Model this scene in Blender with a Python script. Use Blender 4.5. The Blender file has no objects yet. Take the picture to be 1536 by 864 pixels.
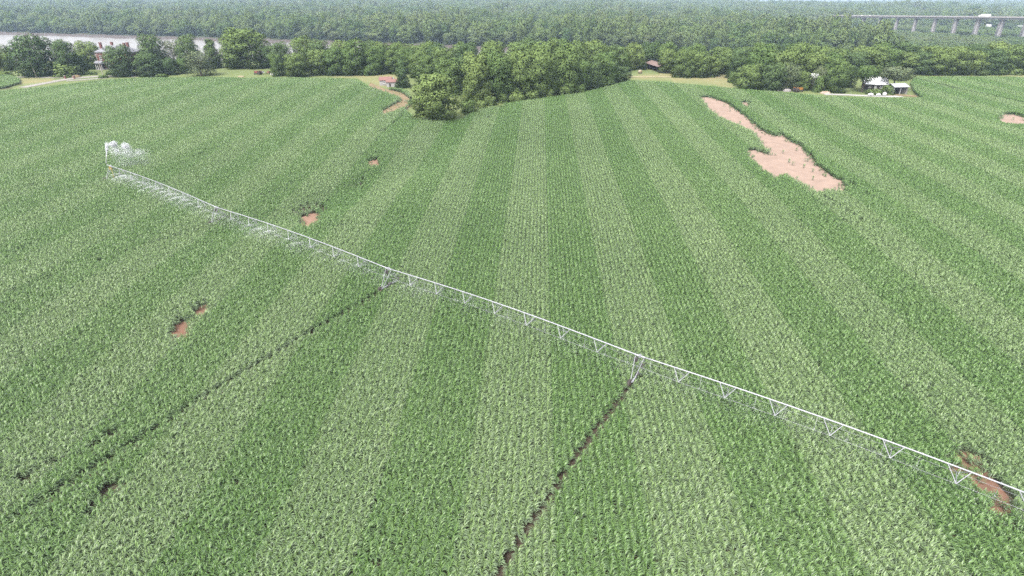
import bpy, math, random
import numpy as np
from mathutils import Vector, Matrix, Euler
from mathutils.geometry import delaunay_2d_cdt

S = bpy.context.scene
COL = S.collection
R = math.radians
rng = np.random.default_rng(7)
random.seed(7)

# ------------------------------------------------------------------ camera
CAM_Z = 47.5
F_PX = 850.0                       # focal length in pixels of the 1536 px wide photograph
PITCH = R(27.1)
cam = bpy.data.objects.new('camera', bpy.data.cameras.new('camera'))
cam.data.sensor_width = 36.0
cam.data.lens = 36.0 * F_PX / 1536.0
cam.data.clip_start = 0.5
cam.data.clip_end = 20000
cam.location = (0, 0, CAM_Z)
cam.rotation_euler = (R(90) - PITCH, 0, 0)
COL.objects.link(cam)
S.camera = cam

# ------------------------------------------------------------------ sky and sun
SUN_EL, SUN_AZ = R(58), R(215)      # azimuth clockwise from +Y: behind and left of the camera
world = bpy.data.worlds.new('World')
S.world = world
world.use_nodes = True
wn, wl = world.node_tree.nodes, world.node_tree.links
wn.clear()
sky = wn.new('ShaderNodeTexSky')
sky.sky_type = 'NISHITA'
sky.sun_disc = False
sky.sun_elevation = SUN_EL
sky.sun_rotation = SUN_AZ
sky.dust_density = 4.0
sky.air_density = 1.2
hs = wn.new('ShaderNodeHueSaturation')
hs.inputs['Saturation'].default_value = 0.28     # thin white overcast
bg = wn.new('ShaderNodeBackground')
bg.inputs['Strength'].default_value = 0.135
wo = wn.new('ShaderNodeOutputWorld')
wl.new(sky.outputs[0], hs.inputs['Color'])
wl.new(hs.outputs[0], bg.inputs['Color'])
wl.new(bg.outputs[0], wo.inputs['Surface'])

sun_l = bpy.data.lights.new('sun', 'SUN')
sun_l.energy = 1.5
sun_l.angle = R(14)
sun_l.color = (1.0, 0.965, 0.91)
sun = bpy.data.objects.new('sun', sun_l)
sdir = Vector((math.sin(SUN_AZ) * math.cos(SUN_EL), math.cos(SUN_AZ) * math.cos(SUN_EL), math.sin(SUN_EL)))
sun.rotation_euler = (-sdir).to_track_quat('-Z', 'Y').to_euler()
COL.objects.link(sun)

S.view_settings.view_transform = 'Standard'
S.view_settings.look = 'None'
S.view_settings.gamma = 1
S.view_settings.use_curve_mapping = False
S.view_settings.exposure = 2.0
S.render.engine = 'CYCLES'
S.cycles.use_denoising = False          # the denoiser would smear single corn leaves
S.cycles.use_adaptive_sampling = False
S.cycles.filter_width = 1.6
S.cycles.sample_clamp_indirect = 4.0
S.cycles.max_bounces = 6
S.cycles.diffuse_bounces = 2
S.cycles.glossy_bounces = 2
S.cycles.transmission_bounces = 3
S.cycles.volume_bounces = 0
S.cycles.transparent_max_bounces = 6

# ------------------------------------------------------------------ terrain
def sstep(a, b, x):
    t = np.clip((x - a) / (b - a), 0, 1)
    return t * t * (3 - 2 * t)

RF_X = [-2600, -1500, -904, -248, -75, 150, 350, 480]
RF_Y = [1900, 1330, 1097, 855, 780, 690, 590, 530]
RN_X = [-2600, -900, -300, 0, 250, 480]
RN_Y = [640, 520, 505, 500, 505, 528]
GX = [-75, -45, -30, -22, -10, 10]    # a shallow wet draw that runs to the grove
GY = [95, 125, 160, 195, 240, 300]

MUD_W = 62.0                          # tidal mud along the far bank
def terrain(x, y):
    x = np.asarray(x, float); y = np.asarray(y, float)
    z = 0.03 * np.clip(y, -250, 345)
    z = z + 0.30 * np.sin(x / 23 + 0.6) * np.sin(y / 31 + x / 60) + 0.22 * np.sin(y / 17 - x / 41 + 1.3)
    z = z * 1.0
    # draw
    gx = np.interp(y, GY, GX)
    z = z - 1.3 * np.exp(-((x - gx) / 10) ** 2) * sstep(90, 150, y) * (1 - sstep(300, 340, y))
    # bank down to the flood plain
    edge = 400 - 10 * sstep(100, 400, x)
    low = -4.0 - 8.0 * sstep(380, 490, x)
    far = sstep(1000, 3600, y)
    hill = far * (12 + 21 * sstep(2300, 500, x)) + 7 * sstep(1500, 4500, y) * np.sin(x / 420 + 1) + 4 * far * np.sin(x / 160 + y / 350)
    zl = low + hill + 14 * np.exp(-((x - 1380) / 150) ** 2 - ((y - 2125) / 150) ** 2) + 6 * np.exp(-((x - 960) / 110) ** 2 - ((y - 1265) / 60) ** 2)
    m = sstep(edge, edge + 95, y)
    z = z * (1 - m) + zl * m
    nb = np.interp(x, RN_X, RN_Y); fb = np.interp(x, RF_X, RF_Y)
    wob = 5 * np.sin(x / 33) + 4 * np.sin(x / 13 + 2) + MUD_W
    inr = sstep(nb - 8, nb + 8, y) * (1 - sstep(fb - 7, fb + 7, y + wob)) * (1 - sstep(400, 440, x))
    z = z * (1 - inr) + (-9.5) * inr
    mud = (1 - inr) * sstep(fb - MUD_W - 20, fb - MUD_W, y) * (1 - sstep(fb - 4, fb + 14, y)) * (1 - sstep(400, 440, x))
    z = z * (1 - mud) + (-5.75) * mud
    return z

def tz(x, y):
    return float(terrain(x, y))

SP, CP = math.sin(PITCH), math.cos(PITCH)

def ray(px, py):
    u = (px - 768) / F_PX; v = (py - 432) / F_PX
    return (u, CP - v * SP, -(SP + v * CP))       # per unit of depth

def cast(px, py, zoff=0.0):
    """the point where a pixel's ray meets the terrain (raised by zoff)"""
    d = ray(px, py)
    t0, t = 20.0, 20.0
    while t < 5000:
        if CAM_Z + d[2] * t < tz(d[0] * t, d[1] * t) + zoff:
            break
        t0 = t; t *= 1.01
    a, b = t0, t
    for _ in range(24):
        m = 0.5 * (a + b)
        if CAM_Z + d[2] * m < tz(d[0] * m, d[1] * m) + zoff: b = m
        else: a = m
    return Vector((d[0] * b, d[1] * b, CAM_Z + d[2] * b)), b

def at_depth(px, py, t):
    d = ray(px, py)
    return Vector((d[0] * t, d[1] * t, CAM_Z + d[2] * t))

def project(x, y, z):
    dz = z - CAM_Z
    depth = y * CP - dz * SP
    return 768 + F_PX * x / depth, 432 + F_PX * (-(y * SP + dz * CP)) / depth, depth

# ------------------------------------------------------------------ materials
MATS = {}
def nodes_of(name):
    m = bpy.data.materials.new(name); m.use_nodes = True
    n, l = m.node_tree.nodes, m.node_tree.links
    n.clear()
    out = n.new('ShaderNodeOutputMaterial')
    return m, n, l, out

def principled(n, col=None, rough=0.7, spec=0.3, metal=0.0):
    p = n.new('ShaderNodeBsdfPrincipled')
    if col: p.inputs['Base Color'].default_value = (*col, 1)
    p.inputs['Roughness'].default_value = rough
    p.inputs['Specular IOR Level'].default_value = spec
    p.inputs['Metallic'].default_value = metal
    return p

def mixc(n, l, fac, a, b):
    m = n.new('ShaderNodeMix'); m.data_type = 'RGBA'
    if isinstance(fac, float): m.inputs[0].default_value = fac
    else: l.new(fac, m.inputs[0])
    for k, c in ((6, a), (7, b)):
        if isinstance(c, tuple): m.inputs[k].default_value = (*c, 1)
        else: l.new(c, m.inputs[k])
    return m.outputs[2]

def noise(n, l, scale, detail=4, coord='Object', rough=0.55):
    t = n.new('ShaderNodeTexNoise'); t.inputs['Scale'].default_value = scale
    t.inputs['Detail'].default_value = detail; t.inputs['Roughness'].default_value = rough
    c = n.new('ShaderNodeTexCoord'); l.new(c.outputs[coord], t.inputs['Vector'])
    return t

def ramp(n, l, fac, p0, p1):
    r = n.new('ShaderNodeMapRange'); r.inputs[1].default_value = p0; r.inputs[2].default_value = p1
    l.new(fac, r.inputs[0]); return r.outputs[0]

def simple(name, c0, c1=None, scale=1.5, rough=0.7, spec=0.3, metal=0.0, bump=0.0):
    if name in MATS: return MATS[name]
    m, n, l, out = nodes_of(name)
    p = principled(n, c0, rough, spec, metal)
    c1 = c1 or tuple(v * 0.75 for v in c0)
    t = noise(n, l, scale)
    l.new(mixc(n, l, ramp(n, l, t.outputs[0], 0.35, 0.68), c0, c1), p.inputs['Base Color'])
    if bump:
        b = n.new('ShaderNodeBump'); b.inputs['Strength'].default_value = bump
        l.new(t.outputs[0], b.inputs['Height']); l.new(b.outputs[0], p.inputs['Normal'])
    l.new(p.outputs[0], out.inputs[0])
    MATS[name] = m
    return m

def leaf_material(name, c_dark, c_light, c_alt, patch=None):
    """tree foliage: tint differs from tree to tree and from leaf to leaf"""
    m, n, l, out = nodes_of(name)
    oi = n.new('ShaderNodeObjectInfo')
    at = n.new('ShaderNodeAttribute'); at.attribute_name = 'tint'
    c = mixc(n, l, oi.outputs['Random'], c_dark, c_light)
    if patch:                                            # stands of different species
        tn = n.new('ShaderNodeAttribute'); tn.attribute_type = 'INSTANCER'; tn.attribute_name = 'tone'
        c = mixc(n, l, tn.outputs['Fac'], c, patch)
    a2 = n.new('ShaderNodeMath'); a2.operation = 'MULTIPLY'; a2.inputs[1].default_value = 0.55
    l.new(at.outputs['Fac'], a2.inputs[0])
    c = mixc(n, l, a2.outputs[0], c, c_alt)
    d = n.new('ShaderNodeBsdfDiffuse'); l.new(c, d.inputs['Color'])
    l.new(d.outputs[0], out.inputs[0])
    MATS[name] = m
    return m

LEAF = leaf_material('leaf_broad', (0.058, 0.096, 0.032), (0.108, 0.146, 0.048), (0.122, 0.160, 0.060))
LEAF_DARK = leaf_material('leaf_dark', (0.046, 0.078, 0.034), (0.070, 0.104, 0.042), (0.088, 0.120, 0.050))
LEAF_GREY = leaf_material('leaf_grey', (0.085, 0.115, 0.062), (0.11, 0.13, 0.07), (0.14, 0.15, 0.085))
LEAF_FAR = leaf_material('leaf_wood', (0.036, 0.070, 0.026), (0.098, 0.138, 0.044), (0.098, 0.132, 0.048), (0.094, 0.112, 0.054))
BARK = simple('bark', (0.10, 0.075, 0.055), (0.05, 0.04, 0.03), 2.0, 0.9)

# ground: bare loam under the crop, grass and forest floor elsewhere (vertex attribute "cover")
def ground_material():
    m, n, l, out = nodes_of('ground_cover')
    p = principled(n, None, 0.95, 0.15)
    a = n.new('ShaderNodeAttribute'); a.attribute_name = 'cover'
    a2 = n.new('ShaderNodeAttribute'); a2.attribute_name = 'straw'
    t1 = noise(n, l, 0.09, 6); t2 = noise(n, l, 1.7, 5)
    soil = mixc(n, l, ramp(n, l, t2.outputs[0], 0.3, 0.7), (0.030, 0.024, 0.017), (0.048, 0.036, 0.026))
    g = mixc(n, l, ramp(n, l, t1.outputs[0], 0.35, 0.65), (0.066, 0.098, 0.030), (0.095, 0.118, 0.044))
    g = mixc(n, l, ramp(n, l, t2.outputs[0], 0.35, 0.75), g, (0.105, 0.115, 0.05))
    st = mixc(n, l, ramp(n, l, t1.outputs[0], 0.4, 0.6), (0.150, 0.136, 0.066), (0.118, 0.124, 0.055))
    g = mixc(n, l, a2.outputs['Fac'], g, st)
    a3 = n.new('ShaderNodeAttribute'); a3.attribute_name = 'wood'
    g = mixc(n, l, a3.outputs['Fac'], g, (0.035, 0.042, 0.018))
    a4 = n.new('ShaderNodeAttribute'); a4.attribute_name = 'mud'
    g = mixc(n, l, a4.outputs['Fac'], g, (0.060, 0.048, 0.042))
    l.new(mixc(n, l, a.outputs['Fac'], soil, g), p.inputs['Base Color'])
    b = n.new('ShaderNodeBump'); b.inputs['Strength'].default_value = 0.4; b.inputs['Distance'].default_value = 0.2
    l.new(t2.outputs[0], b.inputs['Height']); l.new(b.outputs[0], p.inputs['Normal'])
    l.new(p.outputs[0], out.inputs[0])
    return m

# ------------------------------------------------------------------ helpers
def tag(o, label=None, cat=None, group=None, kind=None):
    if label: o['label'] = label
    if cat: o['category'] = cat
    if group: o['group'] = group
    if kind: o['kind'] = kind
    return o

def link_mesh(name, me, mat=None, parent=None):
    if mat is not None and not me.materials: me.materials.append(mat)
    o = bpy.data.objects.new(name, me); COL.objects.link(o)
    if parent is not None: o.parent = parent
    return o

def empty(name, loc, rz=0.0):
    e = bpy.data.objects.new(name, None); COL.objects.link(e)
    e.location = loc; e.rotation_euler = (0, 0, rz); e.empty_display_size = 0.5
    return e

def np_mesh(name, V, Q=None, T=None):
    """mesh from numpy arrays of quads and/or triangles"""
    me = bpy.data.meshes.new(name)
    V = np.asarray(V, np.float32)
    me.vertices.add(len(V)); me.vertices.foreach_set('co', V.ravel())
    loops, starts, n0 = [], [], 0
    for A, k in ((Q, 4), (T, 3)):
        if A is None or len(A) == 0: continue
        A = np.asarray(A, np.int32)
        loops.append(A.ravel()); starts.append(n0 + k * np.arange(len(A), dtype=np.int32)); n0 += A.size
    L = np.concatenate(loops); ST = np.concatenate(starts)
    me.loops.add(len(L)); me.loops.foreach_set('vertex_index', L)
    me.polygons.add(len(ST)); me.polygons.foreach_set('loop_start', ST)
    me.update(calc_edges=True)
    return me

class MB:
    """collects boxes, prisms, bars and lathes of one part"""
    def __init__(s): s.v = []; s.f = []; s.smooth = []
    def add(s, vs, fs, M=None, sm=False):
        b = len(s.v)
        for q in vs:
            q = Vector(q); s.v.append(tuple(M @ q if M else q))
        for q in fs:
            s.f.append([b + i for i in q]); s.smooth.append(sm)
        return s
    def box(s, c, d, M=None):
        x, y, z = c; a, b, h = d[0] / 2, d[1] / 2, d[2] / 2
        vs = [(x + i * a, y + j * b, z + k * h) for k in (-1, 1) for j in (-1, 1) for i in (-1, 1)]
        return s.add(vs, [(0, 2, 3, 1), (4, 5, 7, 6), (0, 1, 5, 4), (2, 6, 7, 3), (0, 4, 6, 2), (1, 3, 7, 5)], M)
    def bar(s, a, b, r0, r1=None, n=6, sm=True):
        a, b = Vector(a), Vector(b); r1 = r0 if r1 is None else r1
        z = (b - a).normalized(); x = z.orthogonal().normalized(); y = z.cross(x)
        vs = []
        for p, r in ((a, r0), (b, r1)):
            for i in range(n):
                t = 2 * math.pi * i / n
                vs.append(p + x * (r * math.cos(t)) + y * (r * math.sin(t)))
        fs = [(i, (i + 1) % n, n + (i + 1) % n, n + i) for i in range(n)]
        s.add(vs, fs, None, sm)
        return s.add(vs, [tuple(range(n - 1, -1, -1)), tuple(range(n, 2 * n))])
    def tube(s, pts, rad, n=6):
        pts = [Vector(p) for p in pts]; rings = []
        for i, p in enumerate(pts):
            d = (pts[min(i + 1, len(pts) - 1)] - pts[max(i - 1, 0)]).normalized()
            x = d.cross(Vector((0.13, 0.2, 1))).normalized(); y = d.cross(x)
            r = rad[i] if isinstance(rad, (list, tuple)) else rad
            rings.append([p + x * (r * math.cos(2 * math.pi * k / n)) + y * (r * math.sin(2 * math.pi * k / n)) for k in range(n)])
        vs = [q for g in rings for q in g]
        fs = [(i * n + k, i * n + (k + 1) % n, (i + 1) * n + (k + 1) % n, (i + 1) * n + k) for i in range(len(pts) - 1) for k in range(n)]
        fs += [tuple(range(n - 1, -1, -1)), tuple((len(pts) - 1) * n + k for k in range(n))]
        return s.add(vs, fs, None, True)
    def lathe(s, prof, n=16, M=None):
        vs = [(r * math.cos(2 * math.pi * k / n), r * math.sin(2 * math.pi * k / n), z) for r, z in prof for k in range(n)]
        fs = [(i * n + k, i * n + (k + 1) % n, (i + 1) * n + (k + 1) % n, (i + 1) * n + k) for i in range(len(prof) - 1) for k in range(n)]
        fs += [tuple(range(n - 1, -1, -1)), tuple((len(prof) - 1) * n + k for k in range(n))]
        return s.add(vs, fs, M, True)
    def build(s, name, mat, parent=None, loc=None):
        me = bpy.data.meshes.new(name)
        me.from_pydata(s.v, [], s.f); me.update()
        me.polygons.foreach_set('use_smooth', s.smooth)
        o = link_mesh(name, me, mat, parent)
        if loc is not None: o.location = loc
        return o

def inside(poly, x, y):
    """vectorised point in polygon"""
    x = np.asarray(x); y = np.asarray(y); r = np.zeros(x.shape, bool)
    n = len(poly)
    for i in range(n):
        x0, y0 = poly[i][:2]; x1, y1 = poly[(i + 1) % n][:2]
        if y0 == y1: continue
        c = ((y0 > y) != (y1 > y)) & (x < (x1 - x0) * (y - y0) / (y1 - y0) + x0)
        r ^= c
    return r

def near_line(line, x, y):
    """distance to a polyline"""
    d = np.full(np.shape(x), 1e9)
    for (x0, y0), (x1, y1) in zip(line[:-1], line[1:]):
        L = (x1 - x0) ** 2 + (y1 - y0) ** 2
        t = np.clip(((x - x0) * (x1 - x0) + (y - y0) * (y1 - y0)) / L, 0, 1)
        d = np.minimum(d, np.hypot(x - x0 - t * (x1 - x0), y - y0 - t * (y1 - y0)))
    return d

def world_poly(px, zoff=0.0):
    return [tuple(cast(a, b, zoff)[0][:2]) for a, b in px]

def gap_poly(px, crop=1.15):
    """outline of a gap in the crop: on its near side the pixel shows the top of the standing crop, on its far side the soil"""
    n = len(px); out = []
    area = sum(px[i][0] * px[(i + 1) % n][1] - px[(i + 1) % n][0] * px[i][1] for i in range(n))
    for i in range(n):
        (x0, y0), (x1, y1) = px[i - 1], px[(i + 1) % n]
        ny = (x0 - x1) * (1 if area > 0 else -1)          # outward normal, image y down
        ln = math.hypot(x1 - x0, y1 - y0)
        out.append(tuple(cast(*px[i], crop * max(0.0, min(1.0, 1.6 * ny / ln)))[0][:2]))
    return out

def rough_outline(poly, step=1.2, amp=0.5, seed=1):
    """densify an outline and make it uneven"""
    r = random.Random(seed); out = []
    n = len(poly)
    for i in range(n):
        a, b = Vector(poly[i]), Vector(poly[(i + 1) % n])
        k = max(1, int((b - a).length / step))
        nrm = Vector((-(b - a).y, (b - a).x)).normalized()
        for j in range(k):
            out.append(tuple(a.lerp(b, j / k) + nrm * (r.uniform(-amp, amp) if j else 0)))
    return out

def ground_sheet(name, outline, mat, lift=0.06, cell=3.0):
    xs = [p[0] for p in outline]; ys = [p[1] for p in outline]
    gx, gy = np.meshgrid(np.arange(min(xs), max(xs), cell), np.arange(min(ys), max(ys), cell))
    gx, gy = gx.ravel(), gy.ravel(); k = inside(outline, gx, gy)
    pts = [Vector(p) for p in outline] + [Vector((a, b)) for a, b in zip(gx[k], gy[k])]
    n = len(outline)
    v, e, f, *_ = delaunay_2d_cdt(pts, [(i, (i + 1) % n) for i in range(n)], [list(range(n))], 1, 1e-4)
    z = terrain([p.x for p in v], [p.y for p in v])
    me = bpy.data.meshes.new(name)
    me.from_pydata([(p.x, p.y, zz + lift) for p, zz in zip(v, z)], [], [list(q) for q in f]); me.update()
    o = link_mesh(name, me, mat); tag(o, kind='structure')
    for p in me.polygons:
        if p.normal.z < 0: p.flip()
    return o

def strip_outline(line, w):
    L = [Vector(p) for p in line]; a, b = [], []
    for i, p in enumerate(L):
        d = (L[min(i + 1, len(L) - 1)] - L[max(i - 1, 0)]).normalized(); n = Vector((-d.y, d.x)) * w / 2
        a.append(tuple(p + n)); b.append(tuple(p - n))
    return a + b[::-1]

def gn_scatter(name, P, rotz, scl, idx, tone, sources, kind='stuff'):
    """one object of many plants: instances of the source meshes at the given points"""
    me = bpy.data.meshes.new(name)
    me.vertices.add(len(P)); me.vertices.foreach_set('co', np.asarray(P, np.float32).ravel())
    rot = np.zeros((len(P), 3), np.float32); rot[:, 2] = rotz
    for nm, ty, key, arr in (('rot', 'FLOAT_VECTOR', 'vector', rot), ('scl', 'FLOAT_VECTOR', 'vector', scl), ('idx', 'INT', 'value', idx), ('tone', 'FLOAT', 'value', tone)):
        a = me.attributes.new(nm, ty, 'POINT')
        a.data.foreach_set(key, np.asarray(arr, np.int32 if ty == 'INT' else np.float32).ravel())
    o = link_mesh(name, me); tag(o, kind=kind)
    c = bpy.data.collections.new(name + '_sources')
    for i, (sm, mat) in enumerate(sources):
        s = bpy.data.objects.new('%s_plant_%02d' % (name, i), sm)
        if mat and not sm.materials: sm.materials.append(mat)
        c.objects.link(s)
    ng = bpy.data.node_groups.new(name, 'GeometryNodeTree')
    ng.interface.new_socket('Geometry', in_out='INPUT', socket_type='NodeSocketGeometry')
    ng.interface.new_socket('Geometry', in_out='OUTPUT', socket_type='NodeSocketGeometry')
    N, L = ng.nodes, ng.links
    gi, go = N.new('NodeGroupInput'), N.new('NodeGroupOutput')
    ci = N.new('GeometryNodeCollectionInfo'); ci.inputs['Collection'].default_value = c
    ci.inputs['Separate Children'].default_value = True; ci.inputs['Reset Children'].default_value = True
    ip = N.new('GeometryNodeInstanceOnPoints'); ip.inputs['Pick Instance'].default_value = True
    def attr(nm, ty):
        a = N.new('GeometryNodeInputNamedAttribute'); a.data_type = ty; a.inputs['Name'].default_value = nm
        return a.outputs['Attribute']
    er = N.new('FunctionNodeEulerToRotation')
    L.new(attr('rot', 'FLOAT_VECTOR'), er.inputs[0])
    L.new(gi.outputs[0], ip.inputs['Points']); L.new(ci.outputs[0], ip.inputs['Instance'])
    L.new(attr('idx', 'INT'), ip.inputs['Instance Index']); L.new(er.outputs[0], ip.inputs['Rotation'])
    L.new(attr('scl', 'FLOAT_VECTOR'), ip.inputs['Scale']); L.new(ip.outputs[0], go.inputs[0])
    md = o.modifiers.new('plants', 'NODES'); md.node_group = ng
    return o

# ------------------------------------------------------------------ field outline and bare places (pixels -> ground)
FIELD_PX = [(-260, 190), (-120, 150), (-40, 137), (0, 136), (60, 131), (100, 126), (150, 119.5), (215, 116.5), (300, 115), (370, 116.5), (440, 116.5),
            (500, 117), (535, 118), (548, 126), (566, 131), (590, 131), (612, 135), (618, 152), (606, 162), (622, 176), (650, 181), (690, 178), (715, 164),
            (760, 154), (800, 149), (870, 139), (930, 124), (946, 120), (1000, 123), (1100, 132.5), (1170, 137.5), (1240, 144),
            (1330, 147), (1385, 146), (1372, 136), (1366, 124), (1372, 114.5), (1460, 114.5), (1600, 117), (1800, 124)]
FIELD = world_poly(FIELD_PX, 1.1) + [(330, 60), (70, 6), (-70, 6), (-330, 60)]
FIELD_W_PX = [(-300, 120), (-40, 112), (12, 115), (30, 120), (30, 126), (14, 131), (0, 134), (-60, 136)]
FIELD_W = world_poly(FIELD_W_PX)

z3 = lambda L: [(1000 + a / 2.86, 130 + b / 2.86) for a, b in L]
SAND_PX = z3([(135, 47), (190, 47), (265, 76), (300, 102), (350, 137), (405, 187), (468, 216), (482, 197), (530, 236), (570, 252), (620, 302), (642, 337), (700, 380),
              (760, 412), (776, 446), (690, 434), (660, 452), (600, 422), (545, 387), (505, 370), (470, 387), (430, 364), (390, 332), (360, 307), (338, 277),
              (372, 273), (438, 294), (402, 242), (372, 192), (320, 167), (230, 127), (180, 92)])
SAND2_PX = z3([(308, 70), (340, 65), (362, 78), (345, 89)])
SAND3_PX = z3([(1412, 141), (1440, 119), (1490, 121), (1545, 135), (1580, 150), (1520, 157), (1450, 153)])
PALE_PX = [(447, 335), (453, 326), (466, 320.5), (478, 320.5), (481, 327), (463, 337.5)]
PALE2_PX = [(550, 244), (560, 240), (569, 240), (568, 245), (555, 248.5)]
RED1_PX = [(253, 506), (261, 491), (278, 483), (288, 484), (287, 491), (273, 502), (258, 508)]
RED2_PX = [(288, 472), (302, 459), (315, 456), (312, 463), (296, 472)]
RED3_PX = [(1424, 694), (1432, 681), (1450, 678), (1470, 686), (1478, 703), (1503, 735), (1526, 768), (1522, 790), (1500, 772), (1478, 745), (1464, 722), (1440, 708)]
RED4_PX = [(270, 645), (276, 638), (284, 640), (280, 648)]
TRACK_PX = [(556, 124), (575, 133), (602, 139), (617, 149), (611, 157), (594, 165), (575, 171), (571, 168), (584, 161), (601, 152), (596, 143), (573, 136), (552, 128)]
BARE = {}
for key, px in (('sand', SAND_PX), ('sand2', SAND2_PX), ('sand3', SAND3_PX), ('pale', PALE_PX), ('pale2', PALE2_PX), ('red1', RED1_PX), ('red2', RED2_PX), ('red3', RED3_PX), ('red4', RED4_PX), ('track', TRACK_PX)):
    BARE[key] = rough_outline(gap_poly(px), 0.9, 0.45, len(key) + len(px))

# ------------------------------------------------------------------ ground sheet, river
STRAW = [world_poly([(948, 119), (945, 113), (1085, 104), (1120, 100), (1125, 112), (1105, 118), (1100, 131), (1000, 121)]),
         world_poly([(1372, 114.2), (1390, 111.0), (1600, 113.5), (1600, 116.5), (1460, 114.2)]),
         world_poly([(470, 115), (535, 117), (560, 128), (600, 130), (600, 112), (540, 109)]),
         world_poly([(0, 130), (60, 124), (95, 117), (60, 114), (30, 118), (28, 126)])]

def build_ground():
    rad = np.concatenate([[0.0], np.geomspace(6, 6500, 270)])
    ang = np.radians(np.concatenate([np.arange(-64, 64.01, 0.33), np.arange(76, 296, 12.0)]))
    A, RR = np.meshgrid(ang, rad)
    X, Y = RR * np.sin(A), RR * np.cos(A)
    Z = terrain(X, Y)
    nr, na = X.shape
    V = np.stack([X.ravel(), Y.ravel(), Z.ravel()], 1)
    i, j = np.meshgrid(np.arange(nr - 1), np.arange(na), indexing='ij')
    j2 = (j + 1) % na
    Q = np.stack([i * na + j, i * na + j2, (i + 1) * na + j2, (i + 1) * na + j], -1).reshape(-1, 4)
    me = np_mesh('ground', V, Q[:, ::-1])
    cov = (~(inside(FIELD, V[:, 0], V[:, 1]) | inside(FIELD_W, V[:, 0], V[:, 1]))).astype(np.float32)
    st = np.zeros(len(V), np.float32)
    for s in STRAW: st = np.maximum(st, inside(s, V[:, 0], V[:, 1]))
    wd = np.where(V[:, 1] > 430, 1, 0).astype(np.float32)
    fbv = np.interp(V[:, 0], RF_X, RF_Y); mdv = ((V[:, 1] > fbv - MUD_W - 25) & (V[:, 1] < fbv - 3) & (V[:, 0] < 430)).astype(np.float32)
    for nm, d in (('cover', cov), ('straw', st), ('wood', wd), ('mud', mdv)):
        a = me.attributes.new(nm, 'FLOAT', 'POINT'); a.data.foreach_set('value', d)
    me.polygons.foreach_set('use_smooth', np.ones(len(me.polygons), bool))
    return tag(link_mesh('ground', me, ground_material()), kind='structure')
build_ground()

def water_material():
    m, n, l, out = nodes_of('river_water')
    p = principled(n, (0.13, 0.115, 0.105), 0.30, 0.5); p.inputs['IOR'].default_value = 1.33
    t = noise(n, l, 0.35, 3); b = n.new('ShaderNodeBump'); b.inputs['Strength'].default_value = 0.03; b.inputs['Distance'].default_value = 0.2
    l.new(t.outputs[0], b.inputs['Height']); l.new(b.outputs[0], p.inputs['Normal'])
    l.new(p.outputs[0], out.inputs[0]); return m
me = np_mesh('river', [(-2600, 440, -6), (432, 440, -6), (432, 760, -6), (-2600, 2000, -6)], [(0, 1, 2, 3)])
tag(link_mesh('river', me, water_material()), kind='structure')

SAND_M = simple('dry_sand', (0.200, 0.146, 0.116), (0.165, 0.120, 0.096), 0.35, 0.95, 0.1, bump=0.2)
RED_M = simple('red_soil', (0.130, 0.072, 0.050), (0.090, 0.054, 0.038), 0.9, 0.95, 0.1, bump=0.3)
PALE_M = simple('pale_red_soil', (0.170, 0.108, 0.078), (0.130, 0.080, 0.057), 0.6, 0.95, 0.1, bump=0.2)
TRACK_M = simple('track_soil', (0.16, 0.112, 0.075), (0.10, 0.085, 0.042), 0.3, 0.95, 0.1)
for key, m in (('sand', SAND_M), ('sand2', SAND_M), ('sand3', SAND_M), ('pale', PALE_M), ('pale2', PALE_M), ('red1', RED_M), ('red2', RED_M), ('red3', RED_M), ('red4', RED_M)):
    ground_sheet('bare_soil', BARE[key], m, 0.07, 2.5)
ground_sheet('dirt_track', BARE['track'], TRACK_M, 0.07, 2.5)
GRAVEL = simple('gravel', (0.19, 0.178, 0.165), (0.155, 0.142, 0.128), 0.8, 0.95, 0.1)
WHITE_GRAVEL = simple('white_gravel', (0.26, 0.25, 0.24), (0.20, 0.195, 0.185), 0.8, 0.95, 0.1)
HAYROAD = simple('farm_lane_soil', (0.22, 0.19, 0.125), (0.17, 0.15, 0.085), 0.5, 0.95, 0.1)
for nm, px, w, m in (('driveway', [(33, 131.5), (57, 127), (98, 119.3), (125, 116.2), (150, 114.5), (205, 115.0)], 5.0, GRAVEL),
                     ('driveway', [(-30, 116.2), (20, 115.8), (60, 116.3), (97, 116.8)], 2.6, GRAVEL),
                     ('driveway', [(100, 121.5), (125, 119.7), (160, 117.2)], 3.0, GRAVEL),
                     ('farm_lane', [(944, 115.2), (1010, 115.6), (1105, 116.0)], 3.0, HAYROAD),
                     ('gravel_yard', [(1236, 141.5), (1270, 142.4), (1300, 143.8), (1335, 145.0), (1352, 144.6)], 3.4, WHITE_GRAVEL),
                     ('dirt_apron', [(1330, 142.5), (1352, 143.0), (1375, 144.8)], 4.5, TRACK_M)):
    ground_sheet(nm, rough_outline(strip_outline(world_poly(px), w), 2.0, 0.25, 3), m, 0.11, 3.0)

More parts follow.
